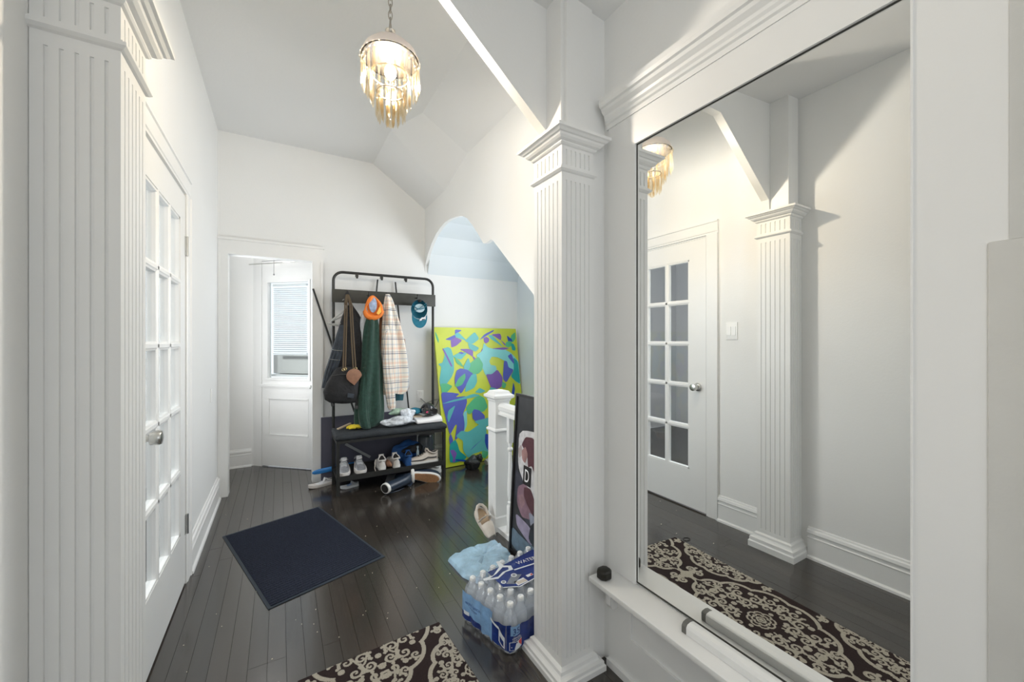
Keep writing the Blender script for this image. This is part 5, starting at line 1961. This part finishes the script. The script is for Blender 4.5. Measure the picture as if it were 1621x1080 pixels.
b.tube([(1.272+0.036*math.cos(q), 3.662, BZ+0.092+0.032*math.sin(q)) for q in [2*PI*i/20 for i in range(20)]], 0.005, 6, closed=True)
b.build('opening_trim', M['helmet'], hm, smooth=True)
b = MB()
b.prism([(1.198, BZ+0.083), (1.222, BZ+0.080), (1.230, BZ+0.095), (1.205, BZ+0.099)], 3.664, 3.672, 'y')
b.build('decal', M['pink'], hm)

# ---------------------------------------------------------------- shoes on the floor
b = MB()
sd = shoe('sandal', 'flat white canvas shoe lying by the doorway casing, left of the hall tree', M['white_cloth'], M['white_shoe'], TR(0.425, 3.905, 0.0, rz=R(195), s=0.9), 0.24, 0.085, 0.055, lace=M['white_cloth'])
shoe('toddler_sandal', 'small white and blue strappy sandal on the floor under the left of the shelf', M['tee'], M['white_cloth'], TR(0.60, 3.72, 0.0, rz=R(188), s=0.75), 0.20, 0.075, 0.05, lace=M['bluep'])
# navy rain boot lying on its side
bt = thing('rain_boot', 'navy rubber rain boot with a cream sole lying in front of the shelf', 'boot', (0.86, 3.50, 0))
ax = Vector((0.30, 0.115, 0))
b = MB()
rs = []
pa_, pb_ = Vector((0.765, 3.385, 0.052)), Vector((0.995, 3.50, 0.060))
dv = (pb_-pa_).normalized()
sv = Vector((-dv.y, dv.x, 0))
for t_, r1, r2 in ((0, .050, .050), (.06, .052, .052), (.4, .048, .050), (.75, .046, .052), (0.92, .044, .060), (1.0, .028, .062)):
    c_ = pa_.lerp(pb_, t_)
    rs.append([tuple(c_+sv*r1*math.cos(a)+Vector((0, 0, r2*0.82))*math.sin(a)) for a in [2*PI*i/22 for i in range(22)]])
b.rings(rs)
b.build('shaft', M['navy'], bt, smooth=True)
b = MB()
rs = []
for t_, r1, r2 in ((-0.05, .051, .050), (0.0, .053, .054), (.03, .053, .054)):
    c_ = pa_.lerp(pb_, t_)
    rs.append([tuple(c_+sv*r1*math.cos(a)+Vector((0, 0, r2*0.80))*math.sin(a)) for a in [2*PI*i/22 for i in range(22)]])
b.rings(rs)
b.build('cream_top_band', M['sole'], bt, smooth=True)
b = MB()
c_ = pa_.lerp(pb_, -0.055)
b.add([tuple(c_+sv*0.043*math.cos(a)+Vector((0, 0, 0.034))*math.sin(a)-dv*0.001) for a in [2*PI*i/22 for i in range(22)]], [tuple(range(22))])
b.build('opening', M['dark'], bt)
foot = pb_-sv*0.02
b = MB()
rs = []
for k, (o_, r1, r2) in enumerate(((-0.02, .040, .050), (0.04, .042, .046), (0.09, .040, .042), (0.14, .034, .036), (0.165, .016, .020))):
    c_ = pb_-dv*0.012+sv*(o_)+Vector((0, 0, -0.012))
    rs.append([tuple(c_+dv*r1*math.cos(a)+Vector((0, 0, r2))*math.sin(a)) for a in [2*PI*i/20 for i in range(20)]])
b.rings(rs)
b.build('foot', M['navy'], bt, smooth=True)
b = MB()
lp = []
for z in (0.0,):
    pass
nn = (dv*0.80-sv*0.60).normalized()
s2 = Vector((-nn.y, nn.x, 0))
oc = pb_+dv*0.030+sv*0.010+Vector((0, 0, 0.004))
for d_ in (-0.004, 0.004, 0.018, 0.024):
    k = 1.0 if d_ in (0.004, 0.018) else 0.92
    lp.append([tuple(oc+nn*d_+s2*0.044*k*math.cos(2*PI*i/26)+Vector((0, 0, 1))*0.060*k*math.sin(2*PI*i/26)*(1.0 if math.sin(2*PI*i/26) < 0 else 1.1)) for i in range(26)])
b.rings(lp)
b.build('sole', M['sole'], bt, smooth=True, angle=50)
# navy slip-on showing its gum sole
so_ = Matrix.Translation((1.135, 3.475, 0.048)) @ Matrix.Rotation(R(-18), 4, 'Z') @ Matrix.Rotation(R(12), 4, 'Y') @ Matrix.Rotation(R(-72), 4, 'X')
sl_ = thing('slip_on_shoe', 'navy slip-on shoe tipped over to show its brown gum sole', 'shoe', mtx=Matrix.Translation((0, 0, 0)) @ so_)


def outline(Ls, Wd, n=16):
    o1, o2 = [], []
    for i in range(n+1):
        u = i/n
        h_ = Wd/2*(0.78+0.22*math.sin(PI*min(max((u-0.3)/0.75, 0), 1)))*math.sqrt(max(1-abs((u-0.5)/0.505)**5, 0.01))
        o1.append(((u-0.5)*Ls, h_))
        o2.append(((u-0.5)*Ls, -h_))
    return o1+o2[::-1]


ol = outline(0.27, 0.10)
# local frame: sole faces -z (towards the room), upper goes +z (into the shelf)
b = MB()
b.rings([[(x*k, y*k, z) for x, y in ol] for k, z in ((0.97, 0), (1.0, 0.003), (1.0, 0.022), (0.96, 0.026))])
L(b, 'midsole', M['sole'], sl_, smooth=True, angle=50)
b = MB()
b.rings([[(x*k, y*k, z) for x, y in ol] for k, z in ((0.86, -0.004), (0.90, 0.001))])
L(b, 'outsole', M['gum'], sl_)
b = MB()
b.rings([[(x*kx, y*k, z) for x, y in ol] for kx, k, z in ((0.97, 0.95, 0.024), (0.96, 0.93, 0.05), (0.90, 0.70, 0.085), (0.5, 0.4, 0.095))])
L(b, 'upper', M['navy'], sl_, smooth=True)
shoe('white_sneaker', 'white sneaker on the floor under the right end of the hall tree', M['sole'], M['sole'], TR(1.36, 3.705, 0, rz=R(172)), 0.25, H=0.075)
b = MB()
b.prism([(0.80, 3.62), (1.02, 3.60), (1.10, 3.80), (0.88, 3.84)], 0.0008, 0.010, 'z')
o = b.build('grey_cloth_scrap', M['tee'], bevel=0.003)
tag(o, 'folded pale grey cloth on the floor under the shelf behind the rain boot', 'cloth')
b = MB()
b.tube([(0.745, 3.36, 0.006), (0.81, 3.385, 0.008), (0.87, 3.40, 0.007), (0.93, 3.44, 0.006)], [0.003, 0.008, 0.008, 0.004], 6, flat=0.5)
o = b.build('boot_strap', M['navy'], smooth=True)
tag(o, 'loose navy strap lying on the floor beside the rain boot', 'strap')

# black sack by the painting
sk = thing('black_sack', 'small knotted black plastic sack on the floor in front of the painting', 'sack', (1.69, 3.63, 0))
crumple('sack_body', '', '', M['blackbag'], (1.675, 3.63, 0.060), (0.085, 0.07, 0.066), seed=33, zmin=0.001, amp=0.30, n=36, k=18, sharp=4, thingp=sk)
crumple('sack_neck', '', '', M['blackbag'], (1.735, 3.62, 0.105), (0.030, 0.025, 0.040), seed=35, amp=0.35, thingp=sk)
b = MB()
b.tube([(1.83, 3.66, 0.03), (1.90, 3.67, 0.04), (1.97, 3.66, 0.035), (2.05, 3.67, 0.03)], [0.03, 0.035, 0.035, 0.02], 10)
o = b.build('rolled_grey_cloth', M['hanger'], smooth=True)
tag(o, 'rolled grey cloth on the floor behind the newel post by the black sack', 'cloth')

# ---------------------------------------------------------------- bag and shoe by the newel post
fb = crumple('flat_film_package', 'flat pale blue plastic film package lying behind the water bottles', 'package', M['bagblue'], (1.02, 2.04, 0.022), (0.19, 0.17, 0.022), seed=44, zmin=0.001, amp=0.12, n=48, k=12, sharp=5)
ol = [Vector((x, y)) for x, y in [(0.842, 2.175), (0.852, 1.985), (0.90, 1.88), (1.16, 1.92), (1.195, 2.09), (1.172, 2.205), (1.02, 2.215)]]
bpy.data.objects.remove(fb)
b = MB()
lp = []
for i in range(len(ol)):
    a, c_ = ol[i], ol[(i+1) % len(ol)]
    for j in range(6):
        lp.append(a.lerp(c_, j/6))
cc = sum(ol, Vector((0, 0)))/len(ol)
rs = []
rnd = random.Random(5)
for k, z in ((1.0, 0.001), (1.0, 0.006), (0.96, 0.020), (0.90, 0.034), (0.70, 0.040), (0.45, 0.042), (0.2, 0.040), (0.02, 0.042)):
    rs.append([(cc.x+(p.x-cc.x)*k, cc.y+(p.y-cc.y)*k, z+(rnd.uniform(-.006, .007) if 0.1 < k < 0.97 else 0)) for p in lp])
b.rings(rs)
o = b.build('film_package', M['bagblue'], smooth=True, angle=25)
tag(o, 'flat pale blue plastic film package lying behind the pack of water bottles', 'package')
ms = Matrix.Translation((1.168, 2.262, 0.012)) @ Matrix.Rotation(R(97), 4, 'Z') @ Matrix.Rotation(R(-38), 4, 'Y')
sn = thing('beige_clog', 'beige buckled clog propped up against the newel post', 'shoe', mtx=ms)
ol = outline(0.215, 0.090)
ol = [(x+0.1075, y) for x, y in ol]
b = MB()
b.rings([[(0.1075+(x-0.1075)*k, y*k, z) for x, y in ol] for k, z in ((0.95, 0), (1.0, 0.004), (1.0, 0.022), (0.97, 0.030), (0.90, 0.032), (0.88, 0.020))])
L(b, 'sole', M['cream_shoe'], sn, smooth=True, angle=50)
b = MB()
b.add([(0.1075+(x-0.1075)*0.88, y*0.88, 0.0215) for x, y in ol], [tuple(range(len(ol)))])
L(b, 'insole', M['beige'], sn)
b = MB()
rs = []
for u, h_ in ((0.0, 0.036), (0.02, 0.048), (0.06, 0.058), (0.085, 0.060)):
    w_ = 0.043*min(1, 0.62+u*6)
    rs.append([(u, w_*math.cos(a), 0.022+h_*0.75*max(math.sin(a), 0)) for a in [PI*i/14 for i in range(15)]]+[(u, w_*0.86*math.cos(a), 0.022+(h_-0.008)*0.72*max(math.sin(a), 0)) for a in [PI-PI*i/14 for i in range(15)]])
b.rings(rs)
L(b, 'toe_cover', M['cream_shoe'], sn, smooth=True, angle=60)
b = MB()
b.tube([(0.115, -0.044, 0.025), (0.118, -0.030, 0.055), (0.120, 0, 0.066), (0.118, 0.030, 0.055), (0.115, 0.044, 0.025)], 0.011, 8, flat=0.35)
L(b, 'instep_strap', M['cream_shoe'], sn, smooth=True)
b = MB()
b.tube([(0.14, 0.042, 0.026), (0.185, 0.036, 0.045), (0.208, 0.018, 0.052), (0.214, 0, 0.054), (0.208, -0.018, 0.052), (0.185, -0.036, 0.045), (0.14, -0.042, 0.026)], 0.010, 8)
L(b, 'heel_rim', M['cream_shoe'], sn, smooth=True)
b = MB()
b.rings([[(x, y, 0.066+0.004*z) for x, y in ((.108, -.010), (.132, -.010), (.132, .010), (.108, .010))] for z in (0, 1)])
L(b, 'buckle', M['beige'], sn)

# ---------------------------------------------------------------- 35-pack of water
A_ = Vector((0.802, 1.386, 0))
wx = Vector((0.970, 0.243, 0)).normalized()
wy = Vector((-wx.y, wx.x, 0))
wm = Matrix((wx, wy, Vector((0, 0, 1)))).transposed().to_4x4()
wm.translation = A_
PT = 0.062
bot = MB()
bot.lathe([(0.020, 0.0), (0.029, 0.004), (0.030, 0.03), (0.028, 0.045), (0.030, 0.06), (0.028, 0.08), (0.030, 0.10), (0.029, 0.125), (0.024, 0.145), (0.014, 0.165), (0.012, 0.172), (0.015, 0.174), (0.012, 0.177)], n=14)
lbb = MB()
lbb.lathe([(0.0305, 0.055), (0.0308, 0.057), (0.0308, 0.103), (0.0305, 0.105)], n=14)
cpb = MB()
cpb.lathe([(0.0125, 0.177), (0.0135, 0.178), (0.0135, 0.192), (0.012, 0.195)], n=14)
root = None
RN = ['front row', 'second row from the front', 'middle row', 'fourth row from the front', 'back row']
CN = ['at the left end', 'second from the left', 'third from the left', 'in the middle', 'third from the right', 'second from the right', 'at the right end']
for i in range(7):
    for j in range(5):
        rowlab = 'white-capped water bottle in the wrapped pack, %s, %s' % (RN[j], CN[i])
        p = wm @ Matrix.Translation((PT*(i+0.5), PT*(j+0.5), 0.0015))
        if root is None:
            root = thing('water_bottle', rowlab, 'bottle', mtx=p, group='water bottles in the shrink-wrapped pack')
            L(bot, 'bottle_body', M['pet'], root, smooth=True)
            L(cpb, 'bottle_cap', M['bottlecap'], root, smooth=True, angle=50)
        else:
            dup(root, p, rowlab)
# film: scalloped skirt that follows the outer bottles
PX, PY = 7*PT, 5*PT
NP = 4
loop = []
nm_ = []
for i in range(7):
    for k in range(NP):
        loop.append((PT*i+PT*k/NP, 0, PT*k/NP))
for j in range(5):
    for k in range(NP):
        loop.append((PX, PT*j+PT*k/NP, PT*k/NP))
for i in range(7):
    for k in range(NP):
        loop.append((PX-(PT*i+PT*k/NP), PY, PT*k/NP))
for j in range(5):
    for k in range(NP):
        loop.append((0, PY-(PT*j+PT*k/NP), PT*k/NP))


def film_pt(x, y, s, z, grow):
    dx = -1 if x <= 1e-6 else (1 if x >= PX-1e-6 else 0)
    dy = -1 if y <= 1e-6 else (1 if y >= PY-1e-6 else 0)
    bulge = 0.006*abs(math.sin(PI*s/PT))-0.002
    corner = -0.012 if dx and dy else 0
    g = grow+bulge+corner
    return (x+dx*g, y+dy*g, z)


fw = thing('shrink_wrap', 'printed clear and blue film wrapped round the pack of water bottles', 'packaging', mtx=wm)
zs = [0.004, 0.020, 0.055, 0.10, 0.135, 0.158]
gr = {0.004: 0.002, 0.020: 0.005, 0.055: 0.006, 0.10: 0.006, 0.135: 0.004, 0.158: -0.006}
rnd = random.Random(8)
rs = [[film_pt(x, y, s, z+(rnd.uniform(-.006, .006) if k in (0,) else 0)+(0.008*abs(math.sin(PI*s/PT)) if k == 0 else 0), gr[z]) for x, y, s in loop] for k, z in enumerate(zs)]
b = MB()
b.rings(rs, cap=False)
L(b, 'side_film', M['film'], fw, smooth=True, angle=60)
# top film, dented between the caps
b = MB()
NXg, NYg = 42, 30
vs = []
for j in range(NYg+1):
    for i in range(NXg+1):
        x, y = PX*i/NXg, PY*j/NYg
        cxn, cyn = (x/PT) % 1-0.5, (y/PT) % 1-0.5
        r = math.hypot(cxn, cyn)*PT
        e = min(x, PX-x, y, PY-y)
        z = 0.1985-0.020*min(max((r-0.013)/0.020, 0), 1)
        z -= 0.038*max(1-e/0.028, 0)**1.3
        vs.append((min(max(x, 0.004), PX-0.004), min(max(y, 0.004), PY-0.004), z))
b.add(vs, [(j*(NXg+1)+i, j*(NXg+1)+i+1, (j+1)*(NXg+1)+i+1, (j+1)*(NXg+1)+i) for j in range(NYg) for i in range(NXg)])
L(b, 'top_film', M['film'], fw, smooth=True, angle=60)


# printed areas on the sides: strips of the same skirt a hair outside it
def side_patch(name, m, side, a0, a1, z0f, z1f, out, n=24, top=None):
    """side 'f' front (y=0, along x) or 'l' left (x=0, along y); z0f/z1f functions of t in 0..1"""
    b = MB()
    vs = []
    for k in range(n+1):
        t = k/n
        a = a0+(a1-a0)*t
        s = a % PT
        for q in range(5):
            z = z0f(t)+(z1f(t)-z0f(t))*q/4
            g = 0.005+out+0.006*abs(math.sin(PI*s/PT))-0.002-(0.010*max((z-0.135)/0.025, 0))
            cz_ = 0.010*max(1-a/0.02, 0)
            vs.append((a, -g+cz_, z) if side == 'f' else (-g+cz_, a, z))
    b.add(vs, [(k*5+q, (k+1)*5+q, (k+1)*5+q+1, k*5+q+1) for k in range(n) for q in range(4)])
    return L(b, name, m, fw, smooth=True, angle=60)


side_patch('front_print', M['wrap_blue'], 'f', 0.0, PX, lambda t: 0.016+0.010*abs(math.sin(t*PI*7)), lambda t: 0.118-0.010*math.sin(t*3), 0.0012, 56)
side_patch('side_print_light', M['wrap_light'], 'l', 0.10, PY, lambda t: 0.018+0.008*abs(math.sin(t*PI*3.5)), lambda t: 0.140, 0.0012, 36)
side_patch('side_print_dark', M['wrap_blue'], 'l', 0.0, 0.10, lambda t: 0.018+0.008*abs(math.sin(t*PI*1.5)), lambda t: 0.128-0.02*t, 0.0012, 16)
side_patch('side_band_blue', M['wrap_blue'], 'l', 0.17, PY, lambda t: 0.022, lambda t: 0.045+0.008*t, 0.0020, 20)
side_patch('white_panel', M['wrap_white'], 'l', 0.255, 0.290, lambda t: 0.046, lambda t: 0.062, 0.0028, 8)
# batter figure shapes on the corner
side_patch('figure_body', M['wrap_white'], 'l', 0.020, 0.062, lambda t: 0.030+0.01*t, lambda t: 0.075+0.02*t, 0.0028, 10)
side_patch('figure_jersey', M['wrap_blue'], 'l', 0.026, 0.052, lambda t: 0.036+0.01*t, lambda t: 0.058+0.01*t, 0.0036, 8)
side_patch('figure_bat', M['wrap_white'], 'l', 0.062, 0.108, lambda t: 0.086+0.022*t, lambda t: 0.096+0.022*t, 0.0028, 12)
side_patch('count_panel', M['wrap_light'], 'f', 0.004, 0.046, lambda t: 0.084, lambda t: 0.122, 0.0026, 12)


def side_text(txt, side, a, z, size, w_, m, out, flipx=False):
    vs, fs = text_verts(txt, size, 0, 0, w_)
    b = MB()
    pts = []
    for x, y in vs:
        aa = a+(-x if side == 'l' else x)
        s = aa % PT
        g = 0.005+out+0.006*abs(math.sin(PI*s/PT))-0.002-(0.010*max((z+y-0.135)/0.025, 0))
        pts.append((aa, -g, z+y) if side == 'f' else (-g, aa, z+y))
    b.add(pts, fs)
    return L(b, 'lettering', m, fw)


side_text('35', 'f', 0.025, 0.103, 0.034, 0.034, M['wrap_blue'], 0.0045)
side_text('OFFICIAL', 'f', 0.028, 0.0745, 0.009, 0.044, M['wrap_white'], 0.0030)
side_text('WATER OF MLB', 'f', 0.031, 0.0655, 0.008, 0.052, M['wrap_white'], 0.0030)
side_text('PROUD OFFICIAL', 'l', 0.225, 0.100, 0.015, 0.105, M['wrap_blue'], 0.0030)
side_text('WATER', 'l', 0.225, 0.084, 0.011, 0.055, M['wrap_blue'], 0.0030)
# league emblem: white plate, blue and red fields, batter in white
side_patch('emblem_plate', M['wrap_white'], 'f', 0.000, 0.060, lambda t: 0.026, lambda t: 0.059, 0.0028, 12)
side_patch('emblem_blue', M['wrap_blue'], 'f', 0.0015, 0.031, lambda t: 0.0275, lambda t: 0.0575, 0.0034, 10)
side_patch('emblem_red', M['wrap_red'], 'f', 0.038, 0.0585, lambda t: 0.0275+0.022*(1-t), lambda t: 0.0575, 0.0034, 10)
side_patch('emblem_batter', M['wrap_white'], 'f', 0.017, 0.038, lambda t: 0.0275, lambda t: 0.034+0.020*math.sin(PI*min(t*1.15, 1)), 0.0042, 12)
side_patch('emblem_ball', M['wrap_white'], 'f', 0.0055, 0.0085, lambda t: 0.0375, lambda t: 0.0405, 0.0042, 3)


def top_patch(name, m, pts, z):
    b = MB()
    b.prism(pts, z-0.0003, z, 'z')
    return L(b, name, m, fw)


top_patch('top_label', M['wrap_blue'], [(0.075, 0.118), (0.13, 0.075), (0.25, 0.062), (PX-0.035, 0.062), (PX-0.035, 0.245), (0.17, 0.245), (0.10, 0.255)], 0.2003)
top_patch('label_edge', M['wrap_white'], [(0.070, 0.118), (0.13, 0.070), (0.40, 0.057), (0.40, 0.061), (0.132, 0.075), (0.076, 0.119)], 0.2008)
top_patch('barcode_panel', M['wrap_white'], [(0.130, 0.082), (0.185, 0.074), (0.188, 0.108), (0.134, 0.114)], 0.2010)
for k in range(9):
    x = 0.138+0.0053*k
    top_patch('barcode_bar', M['tan'], [(x, 0.086-0.001*k), (x+0.003, 0.0855-0.001*k), (x+0.0035, 0.106-0.001*k), (x+0.0005, 0.1065-0.001*k)], 0.2014)
top_patch('grey_field', M['wrap_grey'], [(0.100, 0.128), (0.128, 0.100), (0.20, 0.130), (0.17, 0.160)], 0.2010)
for cx_, cy_, r_ in ((0.100, 0.145, 0.012), (0.170, 0.150, 0.014)):
    top_patch('round_seal', M['wrap_white'], [(cx_+r_*math.cos(2*PI*i/18), cy_+r_*math.sin(2*PI*i/18)) for i in range(18)], 0.2014)
    top_patch('seal_ring', M['wrap_grey'], [(cx_+r_*.6*math.cos(2*PI*i/18), cy_+r_*.6*math.sin(2*PI*i/18)) for i in range(18)], 0.2018)
top_patch('figure_outline', M['wrap_white'], [(0.045, 0.215), (0.10, 0.180), (0.16, 0.195), (0.20, 0.185), (0.215, 0.215), (0.19, 0.240), (0.20, 0.285), (0.185, 0.290), (0.165, 0.245), (0.10, 0.215), (0.05, 0.228)], 0.2012)
top_patch('figure_fill', M['wrap_blue'], [(0.075, 0.208), (0.11, 0.192), (0.15, 0.204), (0.185, 0.200), (0.195, 0.215), (0.175, 0.232), (0.12, 0.214)], 0.2017)
top_patch('slash', M['wrap_white'], [(0.200, 0.175), (0.36, 0.130), (0.362, 0.138), (0.202, 0.183)], 0.2013)
top_patch('tiny_emblem_white', M['wrap_white'], [(0.205, 0.095), (0.238, 0.090), (0.240, 0.106), (0.207, 0.111)], 0.2013)
top_patch('tiny_emblem_red', M['wrap_red'], [(0.225, 0.0935), (0.2365, 0.092), (0.238, 0.104), (0.226, 0.100)], 0.2017)
vs, fs = text_verts('WATER', 0.036, 0, 0, 0.11)
b = MB()
b.add([(0.30+x*math.cos(-0.25)-y*math.sin(-0.25), 0.195+x*math.sin(-0.25)+y*math.cos(-0.25), 0.2016) for x, y in vs], fs)
L(b, 'lettering', M['wrap_white'], fw)

bpy.context.view_layer.update()
